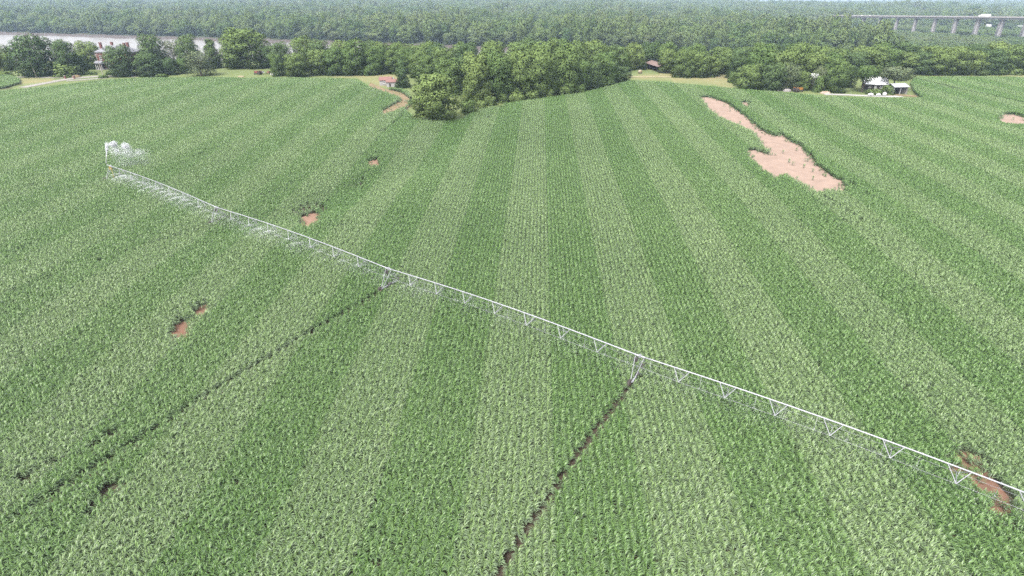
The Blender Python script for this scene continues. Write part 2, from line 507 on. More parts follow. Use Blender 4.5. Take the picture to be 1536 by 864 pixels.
# ------------------------------------------------------------------ centre pivot geometry (needed for the wheel tracks)
PIPE_H = 3.9
def pipe_pt(px, py):
    return cast(px, py, PIPE_H)[0]
T1, T2, T3, TE = pipe_pt(960, 534), pipe_pt(583, 403), pipe_pt(325, 311), pipe_pt(166, 249)
TR = pipe_pt(1536, 741)
dirv = Vector(((T3 - T1).x, (T3 - T1).y, 0)).normalized()          # outwards, away from the pivot point
T0 = T1 - dirv * 47.0; T0.z = tz(T0.x, T0.y) + PIPE_H
dr = Vector((TR.x - T1.x, TR.y - T1.y, 0)).normalized()
T0 = Vector((T1.x + dr.x * 45.8, T1.y + dr.y * 45.8, 0)); T0.z = tz(T0.x, T0.y) + PIPE_H
TM1 = Vector((T0.x + dr.x * 48, T0.y + dr.y * 48, 0)); TM1.z = tz(TM1.x, TM1.y) + PIPE_H
PIVOT = T2 - dirv * 450

# ------------------------------------------------------------------ corn
def corn_leaf_material():
    m, n, l, out = nodes_of('corn_leaf')
    at = n.new('ShaderNodeAttribute'); at.attribute_name = 'young'
    tn = n.new('ShaderNodeAttribute'); tn.attribute_type = 'INSTANCER'; tn.attribute_name = 'tone'
    old = mixc(n, l, tn.outputs['Fac'], (0.080, 0.144, 0.052), (0.156, 0.208, 0.122))
    new = mixc(n, l, tn.outputs['Fac'], (0.098, 0.182, 0.038), (0.162, 0.234, 0.080))
    c = mixc(n, l, at.outputs['Fac'], old, new)
    d = principled(n, None, 0.42, 0.55); l.new(c, d.inputs['Base Color'])
    tr = n.new('ShaderNodeBsdfTranslucent'); l.new(c, tr.inputs['Color'])
    mx = n.new('ShaderNodeMixShader'); mx.inputs[0].default_value = 0.30
    l.new(d.outputs[0], mx.inputs[1]); l.new(tr.outputs[0], mx.inputs[2])
    l.new(mx.outputs[0], out.inputs[0]); return m
CORN_M = corn_leaf_material()

def corn_segment(seed, plants=3, length=0.5):
    """half a metre of a row: leaves arch out across the row, the young whorl stands up"""
    r = random.Random(seed); V, Q, T, Y = [], [], [], []
    for i in range(plants):
        px = (i + 0.5) / plants * length - length / 2 + r.uniform(-.03, .03); ox = r.gauss(0, .06)
        h = r.uniform(0.92, 1.1); lean = r.uniform(-.05, .05)
        b = len(V)
        for k in range(3):
            t = 2.1 * k; V.append((ox + .015 * math.cos(t), px + .015 * math.sin(t), 0))
        V.append((ox + lean, px, 0.85 * h)); T += [(b, b + 1, b + 3), (b + 1, b + 2, b + 3), (b + 2, b, b + 3)]; Y += [.35] * 4
        nl = 10; side = r.choice((0, math.pi)); plane = r.gauss(0, 0.9)
        for j in range(nl):
            f = j / (nl - 1)
            az = plane + side + (math.pi if j % 2 else 0) + r.gauss(0, 0.28)
            if f < 0.62:
                z0 = (0.22 + 0.62 * f / 0.62) * h; ln = r.uniform(.62, .90); a = R(r.uniform(26, 46)); bend = R(r.uniform(65, 110)); w = r.uniform(.075, .105); yg = 0.0 + .25 * f
            else:
                z0 = (0.78 + 0.25 * (f - .62)) * h; ln = r.uniform(.48, .74); a = R(r.uniform(8, 30)); bend = R(r.uniform(25, 90)); w = r.uniform(.05, .075); yg = .55 + .45 * (f - .62) / .38
            dx, dy = math.cos(az), math.sin(az); sx, sy = -dy, dx
            x, z = 0.0, z0; base = len(V); seg = 4
            for k in range(seg + 1):
                g = k / seg; ww = w * (0.55 + 1.3 * g if g < .35 else 1.0 - ((g - .35) / .65) ** 2 * .97) / 2
                V.append((ox + lean * z + dx * x + sx * ww, px + dy * x + sy * ww, z + ww * .35)); V.append((ox + lean * z + dx * x - sx * ww, px + dy * x - sy * ww, z - ww * .15))
                Y += [yg, yg]
                aa = a + bend * g; x += math.sin(aa) * ln / seg; z += math.cos(aa) * ln / seg
            for k in range(seg): Q.append((base + 2 * k, base + 2 * k + 1, base + 2 * k + 3, base + 2 * k + 2))
    me = np_mesh('corn_plants', V, Q, T)
    a = me.attributes.new('young', 'FLOAT', 'POINT'); a.data.foreach_set('value', np.array(Y, np.float32))
    me.materials.append(CORN_M)
    return me

ROW, ROW_A = 0.76, R(2.6)
BAND = 12 * ROW
def band_origin():
    p = cast(735, 480, 1.2)[0]
    return p.x * math.cos(ROW_A) - p.y * math.sin(ROW_A)
R0 = band_origin()
def corn_field():
    k = np.arange(-620, 620); s = np.arange(18, 420, 0.5)
    K, SS = np.meshgrid(k, s, indexing='ij')
    rr = R0 + (K + 0.5) * ROW
    ca, sa = math.cos(ROW_A), math.sin(ROW_A)
    rr = rr + 1.8 * np.sin(SS / 48 + rr / 90) * sstep(-15, -80, rr) + rng.normal(0, .045, SS.shape)   # rows swing gently on the left
    SS = SS + rng.uniform(-.05, .05, SS.shape)
    X = (rr * ca + SS * sa).ravel(); Y = (-rr * sa + SS * ca).ravel(); K = K.ravel()
    ok = np.abs(X) < 1.25 * Y + 12
    X, Y, K = X[ok], Y[ok], K[ok]
    Z = terrain(X, Y)
    u, v, d = project(X, Y, Z + 1)
    ok = (u > -230) & (u < 1766) & (v < 990) & (v > 60)
    ok &= inside(FIELD, X, Y) | inside(FIELD_W, X, Y)
    stunt = np.zeros(X.shape, bool)
    jx, jy = X + rng.normal(0, .35, X.shape), Y + rng.normal(0, .35, X.shape)
    for key, poly in BARE.items():
        sub = inside(poly, jx, jy)
        if key == 'red3': sub &= rng.random(X.shape) < 0.72
        elif key in ('sand', 'sand3'): sub &= rng.random(X.shape) < 0.996
        else: sub &= rng.random(X.shape) < 0.97
        dedge = near_line(list(poly) + [poly[0]], X[sub], Y[sub]) if sub.any() else np.zeros(0)
        si = np.nonzero(sub)[0]; lim = 1.8 if key.startswith('sand') else 0.9
        keep = si[(rng.random(len(si)) < .4 * np.exp(-(dedge / lim * 1.5) ** 2))]
        sub[keep] = False; stunt[keep] = True
        ok &= ~sub
    # wheel tracks of the pivot's towers: circles about the pivot point, swept side only
    for T, half in ((T1, 0.40), (T2, 0.40), (T3, 0.28)):
        rad = math.hypot(T.x - PIVOT.x, T.y - PIVOT.y)
        dd = np.abs(np.hypot(X - PIVOT.x, Y - PIVOT.y) - rad)
        behind = ((X - T.x) * dirv.y - (Y - T.y) * dirv.x) < 1.5
        side = (X - PIVOT.x) * (-dirv.y) + (Y - PIVOT.y) * dirv.x
        swept = side * ((0 - PIVOT.x) * (-dirv.y) + (0 - PIVOT.y) * dirv.x) > -40
        ok &= ~((dd < half) & swept & (rng.random(X.shape) < (1.0 if T is not T3 else 0.5)))
    far_track = world_poly([(1366, 119.5), (1402, 127.5), (1441, 137.5), (1480, 145), (1536, 157.5), (1640, 178)])
    ok &= ~(near_line(far_track, X, Y) < 0.9)
    for pl in ([(0, 755), (35, 727), (75, 706), (100, 693)], [(115, 695), (150, 668), (175, 655)], [(128, 783), (150, 757), (165, 738), (180, 722)],
               [(1402, 128), (1425, 131)], [(1228, 152), (1250, 150)], [(1300, 157), (1340, 158)], [(1262, 268), (1300, 297), (1318, 305)], [(1235, 300), (1290, 335)],
               [(880, 157), (900, 160), (930, 160)], [(978, 131), (990, 133)], [(495, 345), (545, 342), (565, 343)], [(560, 215), (590, 210), (640, 207)],
               [(545, 236), (580, 232)], [(390, 300), (430, 285), (440, 278)], [(640, 186), (720, 188), (780, 178)], [(290, 240), (330, 225)],
               [(570, 205), (600, 180), (605, 168)], [(505, 124), (520, 126)], [(20, 385), (60, 367)], [(0, 300), (60, 280)]):
        ln = world_poly(pl)
        ok &= ~((near_line(ln, X, Y) < 0.55) & (rng.random(X.shape) < 0.62))
    # ragged stand along the wet draw and scattered missing plants
    gx = np.interp(Y, GY, GX); nn = np.sin(X / 5.1 + Y / 9) * np.sin(Y / 6.3 - X / 13)
    ok &= ~((np.abs(X - gx) < 6) & (Y > 120) & (nn > 0.62) & (rng.random(X.shape) < 0.6))
    ok &= rng.random(X.shape) > 0.003
    X, Y, Z, K, stunt = X[ok], Y[ok], Z[ok], K[ok], stunt[ok]
    n = len(X)
    band = np.floor_divide(K, 12) % 2
    lowf = 0.5 * np.sin(X / 19 + Y / 47) * np.sin(Y / 27 - X / 61 + 1) + 0.5 * np.sin(X / 8 + Y / 15 + 2) * np.sin(Y / 11 - X / 23)
    tone = 0.47 + np.where(band == 0, 0.27, -0.27) * (0.62 + 0.38 * sstep(-110, -20, X)) + 0.15 * lowf - 0.22 * np.exp(-((X - np.interp(Y, GY, GX) - 3 * np.sin(Y / 9)) / 5) ** 2) * (Y > 110) + rng.normal(0, 0.08, n)
    hs_ = 1.0 + 0.10 * lowf + rng.normal(0, .06, n)
    hs_ = np.where(stunt, rng.uniform(.35, .75, n), hs_)
    hs_ *= np.where(np.abs(X - np.interp(Y, GY, GX)) < 8, 0.92, 1.0)
    scl = np.stack([np.clip(hs_, .5, 1.2), np.ones(n), np.clip(hs_, .35, 1.3)], 1)
    rot = -ROW_A + np.where(rng.random(n) < .5, 0, math.pi) + rng.normal(0, .03, n)
    print('corn segments', n)
    o = gn_scatter('corn_crop', np.stack([X, Y, Z], 1), rot, scl, rng.integers(0, 24, n), np.clip(tone, 0, 1), [(corn_segment(100 + i), None) for i in range(24)])
    tag(o, 'young green corn crop standing in long straight rows across the whole field', 'corn')
corn_field()

# ------------------------------------------------------------------ trees
def crown_mesh(seed, H=16.0, W=12.0, base=0.12, leaves=2400, leaf=0.62, lobes=26, top=1.0, kind='round', droop=0.0):
    """leaf-sized faces spread over many overlapping clumps"""
    r = np.random.default_rng(seed); C, RD = [], []
    for i in range(lobes):
        f = (i + 0.5) / lobes
        zz = base + (1 - base) * (f ** 0.85)
        if kind == 'round': prof = math.sqrt(max(.05, 1 - (2 * (.30 + .60 * (zz - base) / (1 - base)) - 1) ** 2))
        elif kind == 'cone': prof = 1.02 - 0.93 * (zz - base) / (1 - base)
        elif kind == 'vase': prof = math.sqrt(max(.05, 1 - (2 * (.20 + .66 * (zz - base) / (1 - base)) - 1) ** 2))
        else: prof = 1.0
        rad = W * (0.17 + 0.10 * r.random()) * (0.55 + 0.45 * prof)
        a = i * 2.399 + r.uniform(-.5, .5); d = (W / 2 - rad * .8) * prof * (0.45 + 0.6 * r.random() ** 0.5)
        C.append((d * math.cos(a), d * math.sin(a), H * zz - rad * 0.75)); RD.append(rad)
    C = np.array(C); RD = np.array(RD)
    w = RD ** 2 / np.sum(RD ** 2)
    li = r.choice(lobes, leaves, p=w)
    n = r.normal(size=(leaves, 3)); n[:, 2] += 0.25; n /= np.linalg.norm(n, axis=1, keepdims=True)
    fr = r.uniform(0.72, 1.12, (leaves, 1))
    wob = 1 + 0.16 * np.sin(n[:, :1] * 6 + li[:, None]) * np.sin(n[:, 1:2] * 7 + 2 * li[:, None])
    P = C[li] + n * RD[li][:, None] * fr * wob * np.array([1, 1, 0.82])
    P[:, 2] -= droop * np.hypot(P[:, 0], P[:, 1]) * r.random(leaves)
    P[:, 2] = np.maximum(P[:, 2], 0.15)
    nn = n + r.normal(0, 0.38, (leaves, 3)); nn /= np.linalg.norm(nn, axis=1, keepdims=True)
    t = np.cross(nn, r.normal(size=(leaves, 3))); t /= np.linalg.norm(t, axis=1, keepdims=True)
    b = np.cross(nn, t)
    s = (leaf * r.uniform(0.55, 1.25, leaves))[:, None]
    V = np.stack([P - t * s * .5, P - b * s * .33 + nn * s * .1, P + t * s * .55, P + b * s * .33 + nn * s * .1], 1).reshape(-1, 3)
    Q = np.arange(leaves * 4).reshape(-1, 4)
    me = np_mesh('crown', V, Q)
    cen = np.array([0, 0, H * (base + 0.45 * (1 - base))])                 # soft crown shading: vertex normals follow clump and crown
    nv = 0.52 * n + 0.48 * (P - cen) / np.linalg.norm(P - cen, axis=1, keepdims=True) + r.normal(0, .06, (leaves, 3))
    nv /= np.linalg.norm(nv, axis=1, keepdims=True)
    flip = np.sum(nn * nv, 1) < 0
    me.polygons.foreach_set('use_smooth', np.ones(leaves, bool))
    me.normals_split_custom_set_from_vertices(np.repeat(nv, 4, axis=0).astype(np.float32))
    tint = np.clip(np.repeat(r.random(leaves) ** 1.6 * 0.9 + 0.12 * np.sin(li * 3.1), 4), 0, 1)
    a = me.attributes.new('tint', 'FLOAT', 'POINT'); a.data.foreach_set('value', tint.astype(np.float32))
    return me, C, RD

def trunk_mesh(seed, C, RD, H=16.0, r0=0.38):
    r = random.Random(seed); m = MB(); n = 7
    x = y = 0.0; pts = [(0, 0, -0.4), (0, 0, 0.0)]; rad = [r0 * 1.5, r0 * 1.2]
    for i in range(1, 6):
        x += r.uniform(-.25, .25); y += r.uniform(-.25, .25); pts.append((x, y, H * 0.14 * i)); rad.append(r0 * (1 - i * .17))
    m.tube(pts, rad, n)
    order = sorted(range(len(C)), key=lambda i: -RD[i])[:8]
    for i in order:
        c = C[i]; k = 2 + min(3, int(max(0, c[2] * 0.5) / (H * .14))); p = Vector(pts[k]); q = Vector(c); mid = p.lerp(q, .5) + Vector((0, 0, -.05 * H * r.random()))
        m.tube([p, mid, q], [r0 * .38, r0 * .25, r0 * .08], 5)
    me = bpy.data.meshes.new('trunk'); me.from_pydata(m.v, [], m.f); me.update()
    me.materials.append(BARK)
    return me

TREE_KINDS = {}
def tree_kind(key, mat, n, **kw):
    L = []
    for i in range(n):
        me, C, RD = crown_mesh(sum(map(ord, key)) + 17 * i, **dict(kw, base=kw.get('base', .1) + (.12 if i % 3 == 1 and key in ('oak', 'tall') else 0)))
        me.materials.append(mat)
        L.append((me, trunk_mesh(i + 5, C, RD, kw.get('H', 16.0))))
    TREE_KINDS[key] = (L, kw.get('H', 16.0), kw.get('W', 12.0))
tree_kind('oak', LEAF, 6, leaves=10500, lobes=22, leaf=.58, base=0.03)
tree_kind('dark', LEAF_DARK, 4, leaves=10500, lobes=24, leaf=.56, base=0.05)
tree_kind('tall', LEAF, 4, kind='vase', leaves=10000, lobes=22, base=0.04, leaf=.57)
tree_kind('yard', LEAF, 2, kind='vase', leaves=4200, lobes=16, base=0.62, leaf=.68)
tree_kind('yardgrey', LEAF_GREY, 2, kind='vase', leaves=4200, lobes=16, base=0.62, leaf=.66)
tree_kind('open', LEAF_GREY, 3, kind='vase', leaves=3600, lobes=22, base=0.15, leaf=.6, droop=.12)
tree_kind('cone', LEAF_DARK, 3, kind='cone', leaves=5000, lobes=38, base=0.03, W=9.0, leaf=.66)
tree_kind('bush', LEAF, 4, kind='round', leaves=2200, lobes=18, base=0.0, H=4.0, W=6.0, leaf=.46)

tree_n = [0]
def tree_at(loc, width, height, kind, name, label, group=None, cat='tree'):
    L, H0, W0 = TREE_KINDS[kind]
    i = tree_n[0]; tree_n[0] += 1
    crown, trunk = L[i % len(L)]
    e = empty(name, (loc[0], loc[1], tz(loc[0], loc[1]) - 0.05), random.uniform(0, 6.28))
    sx = width / W0; sz = height / H0
    e.scale = (sx, sx * random.uniform(.92, 1.05), sz)
    link_mesh('crown', crown, None, e)
    if kind == 'bush': link_mesh('stem', trunk, None, e)
    else: link_mesh('trunk', trunk, None, e)
    tag(e, label, cat, group)
    return e

def tree_px(bx, by, w, ty, kind, name, label, group=None, cat='tree', back=0.0):
    """base pixel, width in pixels, top pixel row; back moves it farther when its foot is hidden"""
    p, t = cast(bx, by)
    if back:
        t2 = t + back; q = at_depth(bx, by, t2); p = Vector((q.x, q.y, tz(q.x, q.y))); t = project(p.x, p.y, p.z)[2]
    # height so that the top reaches ty
    lo, hi = 0.5, 45.0
    for _ in range(30):
        m = (lo + hi) / 2
        if project(p.x, p.y, p.z + m)[1] > ty: lo = m
        else: hi = m
    return tree_at(p, w * t / F_PX * 0.88, lo, kind, name, label, group, cat)

HOME = [
    (14, 106, 24, 79, 'oak', 'round_tree', 'small round green tree at far left beside the driveway'),
    (12, 104, 34, 64, 'open', 'pale_tree', 'pale loose tree behind small round tree at far left'),
    (-8, 108, 26, 66, 'dark', 'dark_tree', 'dark tree cut by the left edge of the picture'),
    (62, 113, 70, 50, 'dark', 'spreading_tree', 'largest dark spreading tree left of the brick house'),
    (106, 112, 42, 58, 'dark', 'dark_tree', 'tall dark tree between spreading tree and brick house'),
    (122, 110, 30, 80, 'dark', 'dark_tree', 'lower dark tree just left of the brick house'),
    (138, 103, 44, 60, 'oak', 'leafy_tree', 'light green tree behind left end of the brick house'),
    (187, 114, 50, 66, 'dark', 'magnolia_tree', 'dense magnolia tree standing in front of the brick house'),
    (226, 114, 46, 78, 'dark', 'magnolia_tree', 'lower magnolia tree just right of the brick house'),
    (256, 112, 30, 86, 'dark', 'round_tree', 'dark round tree right of the two magnolias'),
    (277, 110, 24, 86, 'oak', 'round_tree', 'small green tree between dark round tree and airy tree'),
    (234, 104, 46, 49, 'dark', 'tall_tree', 'tall loose dark tree against the bright river, behind the magnolias'),
    (264, 102, 36, 58, 'open', 'tall_tree', 'tall greyish tree behind the dark round tree'),
    (288, 103, 38, 50, 'dark', 'tall_tree', 'tall dark tree behind the airy greyish tree'),
    (302, 114, 52, 74, 'open', 'airy_tree', 'low airy greyish tree on the lawn beside the field'),
    (322, 102, 40, 58, 'cone', 'cedar_tree', 'dark pointed cedar right of the airy greyish tree'),
    (374, 102, 78, 40, 'oak', 'large_oak_tree', 'biggest round oak on the lawn above the river'),
    (354, 101, 46, 46, 'oak', 'oak_tree', 'oak merged into left side of the biggest oak'),
    (418, 114, 26, 79, 'oak', 'leafy_tree', 'slim leafy tree at left end of the clump by the tractor'),
    (445, 115, 44, 79, 'oak', 'leafy_tree', 'round bushy tree right of the parked tractor'),
    (604, 131, 30, 88, 'cone', 'cedar_tree', 'dark cedar beside the pale farm shed'),
    (652, 178, 84, 108, 'oak', 'lone_oak_tree', 'large lone round tree standing forward of the grove'),
    (1099, 124, 20, 107, 'bush', 'round_bush', 'round bush at left end of right grove beside hay strip'),
    (1250, 138, 44, 86, 'oak', 'bright_tree', 'bright green tree at left end of white gravel yard'),
    (1292, 138, 46, 97, 'yard', 'yard_tree', 'tree with dark bare trunk left of white roofed house'),
    (1338, 136, 58, 99, 'yardgrey', 'yard_tree', 'wide greyish tree leaning over the white roof and grey shed'),
]
for bx, by, w, ty, k, nm, lb in HOME:
    tree_px(bx, by, w, ty, k, nm, lb, cat='bush' if k == 'bush' else 'tree')
for bx, by, w, ty, nm, lb in ((10, 114.5, 26, 106, 'low_shrub', 'low shrub at far left below the small round tree'), (104, 114, 46, 95, 'pale_shrub', 'pale green shrub at foot of dark trees left of house'),
                      (243, 115.5, 20, 110, 'clipped_shrub', 'low round shrub at foot of the lower magnolia'), (703, 170, 32, 148, 'spreading_bush', 'bush right of the lone round tree'),
                      (722, 162, 24, 150, 'spreading_bush', 'smaller bush between the lone tree and the grove'), (632, 174, 24, 160, 'weedy_bush', 'weedy bush at left foot of the lone round tree'),
                      (556, 113, 26, 96, 'hedge_bush', 'bush at right end of the hedgerow above the farm shed'), (1115, 136, 30, 112, 'dark_bush', 'dark bush at front left foot of the right grove'),
                      (1226, 138, 20, 112, 'climbing_bush', 'bush growing up between grey farm walls'), (1330, 141, 26, 127, 'vine_bush', 'vine covered bush beside the grey open shed'), (1311, 141.5, 26, 133, 'low_shrub', 'low shrub before the white roofed house')):
    tree_px(bx, by, w, ty, 'bush', nm, lb, cat='bush')
GROUPS = [
    ('hedgerow_tree', 'of the hedgerow', 'hedgerow trees',
     [(478, 112, 44, 74, 'oak'), (508, 112, 46, 70, 'oak'), (536, 112, 50, 56, 'oak'), (566, 111, 40, 66, 'tall'), (484, 107, 44, 58, 'dark'), (456, 105, 44, 54, 'tall'),
      (424, 104, 40, 62, 'dark'), (588, 110, 34, 72, 'oak'), (518, 107, 40, 60, 'tall'), (556, 106, 40, 58, 'dark')]),
    ('grove_tree', 'of the middle grove', 'trees of the middle grove',
     [(672, 140, 52, 82, 'oak'), (716, 152, 58, 78, 'oak'), (752, 151, 56, 74, 'tall'), (782, 149, 56, 76, 'oak'), (812, 146, 60, 73, 'tall'), (846, 140, 58, 66, 'oak'),
      (868, 136, 40, 88, 'tall'), (888, 133, 40, 93, 'dark'), (908, 126, 48, 74, 'oak'), (928, 122, 36, 96, 'dark'), (700, 136, 50, 84, 'dark'), (640, 122, 44, 84, 'oak'),
      (736, 130, 56, 66, 'oak'), (776, 126, 60, 60, 'tall'), (818, 122, 64, 56, 'oak'), (858, 118, 56, 58, 'oak'), (896, 113, 50, 62, 'tall'), (628, 116, 40, 76, 'tall'),
      (665, 114, 48, 68, 'oak'), (702, 112, 50, 62, 'dark'), (742, 111, 50, 58, 'oak'), (790, 109, 54, 54, 'dark'), (838, 108, 50, 55, 'oak'), (884, 107, 50, 60, 'oak'), (926, 107, 44, 66, 'oak'),
      (612, 110, 40, 70, 'oak'), (600, 107, 40, 61, 'tall'), (640, 106, 40, 60, 'oak'), (572, 106, 40, 60, 'oak'), (560, 104.5, 44, 62, 'dark'), (588, 104.5, 44, 64, 'oak'), (624, 104.5, 46, 65, 'tall'), (656, 104.5, 46, 65, 'dark'), (690, 105, 46, 63, 'oak'), (650, 108, 44, 64, 'dark'), (765, 140, 46, 84, 'oak'), (800, 138, 46, 80, 'dark'), (835, 134, 46, 76, 'oak')]),
    ('shed_tree', 'around the brown shed', 'trees around the brown shed',
     [(1000, 109, 34, 72, 'oak'), (1022, 115, 42, 72, 'oak'), (1046, 115, 46, 74, 'tall'), (1066, 114, 36, 82, 'oak'), (1040, 109, 44, 64, 'oak'), (948, 104, 40, 64, 'oak'), (972, 101, 40, 62, 'dark'), (1000, 103, 40, 63, 'oak'), (1024, 104, 40, 66, 'dark')]),
    ('right_grove_tree', 'of the right grove', 'trees of the right grove',
     [(1120, 135, 48, 96, 'oak'), (1136, 132, 56, 62, 'oak'), (1152, 136, 48, 92, 'dark'), (1178, 135, 42, 93, 'open'), (1198, 134, 38, 107, 'oak'), (1164, 126, 56, 76, 'oak'),
      (1190, 122, 58, 62, 'oak'), (1216, 126, 46, 78, 'tall'), (1228, 136, 26, 98, 'open'), (1110, 118, 44, 70, 'dark'), (1140, 115, 50, 64, 'tall'), (1238, 126, 44, 76, 'oak'), (1268, 130, 36, 92, 'dark')]),
    ('back_line_tree', 'of the right tree line', 'trees of the back line',
     [(x, 110.5 + 1.2 * math.sin(x), 46 + 10 * math.sin(x * 1.7), 72 + 5 * math.sin(x * .9), ('oak', 'tall', 'oak', 'dark')[i % 4]) for i, x in enumerate(range(1090, 1640, 26))] +
     [(x, 106.5, 48, 66 + 4 * math.sin(x * .7), ('tall', 'oak', 'dark')[i % 3]) for i, x in enumerate(range(1080, 1640, 34))]),
    ('left_bank_tree', 'on the near river bank', 'trees on the near river bank', [(-60, 110, 50, 60, 'oak'), (-110, 112, 60, 58, 'dark'), (20, 100, 30, 72, 'oak'), (404, 102, 30, 68, 'dark')]),
]
ORD = ['first', 'second', 'third', 'fourth', 'fifth', 'sixth', 'seventh', 'eighth', 'ninth', 'tenth', 'eleventh', 'twelfth', 'thirteenth', 'fourteenth', 'fifteenth',
       'sixteenth', 'seventeenth', 'eighteenth', 'nineteenth', 'twentieth', 'twenty-first', 'twenty-second', 'twenty-third', 'twenty-fourth', 'twenty-fifth']
for nm, place, grp, L in GROUPS:
    byd = sorted(L, key=lambda q: -q[1]); half = (len(L) + 1) // 2
    for row, members in (('front', byd[:half]), ('back', byd[half:])):
        for i, (bx, by, w, ty, k) in enumerate(sorted(members)):
            word = {'oak': 'round', 'dark': 'dark', 'tall': 'tall', 'open': 'greyish'}[k]
            tree_px(bx + random.uniform(-3, 3), by, w, ty + random.uniform(-2, 2), k, nm, '%s leafy tree, %s from the left in the %s row %s' % (word, ORD[i], row, place), grp)
for i, (bx, by, w) in enumerate([(735, 158, 26), (755, 154, 22), (776, 153, 30), (800, 150, 28), (822, 147, 26), (846, 144, 26), (868, 141, 24), (900, 132, 24), (915, 128, 22)]):
    tree_px(bx, by, w, by - 15, 'bush', 'grove_edge_bush', 'green bush, %s from the left along the foot of the middle grove' % ORD[i], 'bushes along the grove edge', 'bush')
for i, x in enumerate(range(1388, 1600, 22)):
    tree_px(x, 111.8, 26, 102, 'bush', 'back_line_bush', 'green bush, %s from the left at the foot of the right tree line' % ORD[i], 'bushes along the back line', 'bush')

# woods beyond the river and on the flood plain: one mass
def woods():
    src = []
    for i in range(10):
        me, C, RD = crown_mesh(900 + i, H=15.0, W=11.5, base=0.10, leaves=2400, leaf=.95, lobes=16, kind=('round', 'vase', 'round', 'round', 'vase')[i % 5])
        src.append((me, LEAF_FAR))
    P = []
    for y0, y1, sp in ((430, 760, 10.0), (760, 1300, 12.0), (1300, 2100, 14.0), (2100, 4300, 18.0)):
        gx, gy = np.meshgrid(np.arange(-1.15 * y1 - 80, 1.15 * y1 + 80, sp), np.arange(y0, y1, sp))
        gx = gx.ravel() + rng.uniform(-.5, .5, gx.size) * sp; gy = gy.ravel() + rng.uniform(-.5, .5, gy.size) * sp
        k = np.abs(gx) < 1.12 * gy + 60
        P.append(np.stack([gx[k], gy[k], np.full(k.sum(), sp)], 1))
    P = np.concatenate(P)
    X, Y, SPC = P.T
    nb = np.interp(X, RN_X, RN_Y); fb = np.interp(X, RF_X, RF_Y)
    Z = terrain(X, Y)
    ok = (Z > -5.7) | (X > 430)
    ok &= ~((X < 430) & (Y < fb + 1))                       # river and the near lawn
    ok &= ~((X >= 430) & (Y < 455))
    # the open lane under the motorway bridge and the small clearing of far houses
    bx = np.interp(Y, [500, 942, 1208, 1400], [890, 740, 648, 582])
    ok &= ~((np.abs(X - bx - 6) < 22) & (Y < 1290))
    for h in FAR_HOUSES:
        ok &= ~((np.abs(X - h[0]) < 12) & (Y < h[1] + 11) & (Y > h[1] - 110))
    ok &= rng.random(len(X)) > .06
    X, Y, Z, SPC = X[ok], Y[ok], Z[ok], SPC[ok]
    n = len(X); print('woodland trees', n)
    lf = np.sin(X / 60 + Y / 130) * np.sin(Y / 90 - X / 150)
    s = SPC / 8.2 * np.clip(rng.lognormal(0, .28, n), .55, 1.8)
    h = np.clip(rng.lognormal(-.02, .26, n), .5, 1.7) * (1 + .22 * lf) * (1.0 + 0.12 * (SPC > 9)) * np.where((X > 380) & (Y < 1250), 0.62, 1.12)
    h = np.where((X > 380) & (Y < 1260), np.minimum(h, .74), h)
    scl = np.stack([s, s, h], 1)
    o = gn_scatter('distant_woodland', np.stack([X, Y, Z - .3], 1), rng.uniform(0, 6.28, n), scl, rng.integers(0, 10, n), np.clip(.35 + .5 * np.sin(X / 47 + 2 * np.sin(Y / 80)) * np.sin(Y / 63 + X / 170) + rng.normal(0, .22, n), 0, 1), src)
    tag(o, 'hazy green woodland stretching from the river to the horizon', 'woodland')
FAR_HOUSES = []
for px, py, t in ((1366, 13, 1900), (1372, 16, 1860), (1375, 18, 1840), (1379, 12, 1960), (1388, 13.5, 1920), (1422, 15, 1900), (1405, 12.5, 1950)):
    p = at_depth(px, py, t); FAR_HOUSES.append((p.x, p.y))
for px, py, t in ((1532, 38.5, 1130), (1484, 38, 1140), (1455, 34, 1160), (1515, 37, 1130)):
    p = at_depth(px, py, t); FAR_HOUSES.append((p.x, p.y))
woods()

# ------------------------------------------------------------------ centre pivot irrigator
GALV = simple('galvanised_steel', (0.26, 0.26, 0.285), (0.21, 0.21, 0.235), 3.0, 0.45, 0.5, 0.25)
RUBBER = simple('tyre_rubber', (0.025, 0.022, 0.021), (0.05, 0.04, 0.035), 6.0, 0.9)
MUD = simple('muddy_hub', (0.26, 0.16, 0.11), (0.36, 0.30, 0.25), 4.0, 0.8)
DARKBOX = simple('dark_drive_box', (0.035, 0.03, 0.032), (0.06, 0.05, 0.05), 3.0, 0.6)
YELLOW = simple('yellow_paint', (0.24, 0.17, 0.03), (0.20, 0.14, 0.03), 2.0, 0.5)
HOSE = simple('drop_hose_plastic', (0.22, 0.23, 0.24), (0.30, 0.30, 0.31), 3.0, 0.6)

pivot = empty('pivot_irrigator', (T1.x, T1.y, tz(T1.x, T1.y)))
tag(pivot, 'long white centre pivot irrigation boom on wheeled towers crossing the corn', 'irrigator')
PO = Vector(pivot.location)
def pv(m, name, mat, parent):
    """build world-space geometry under the irrigator"""
    m.v = [tuple(Vector(q) - PO) for q in m.v]
    return m.build(name, mat, parent)

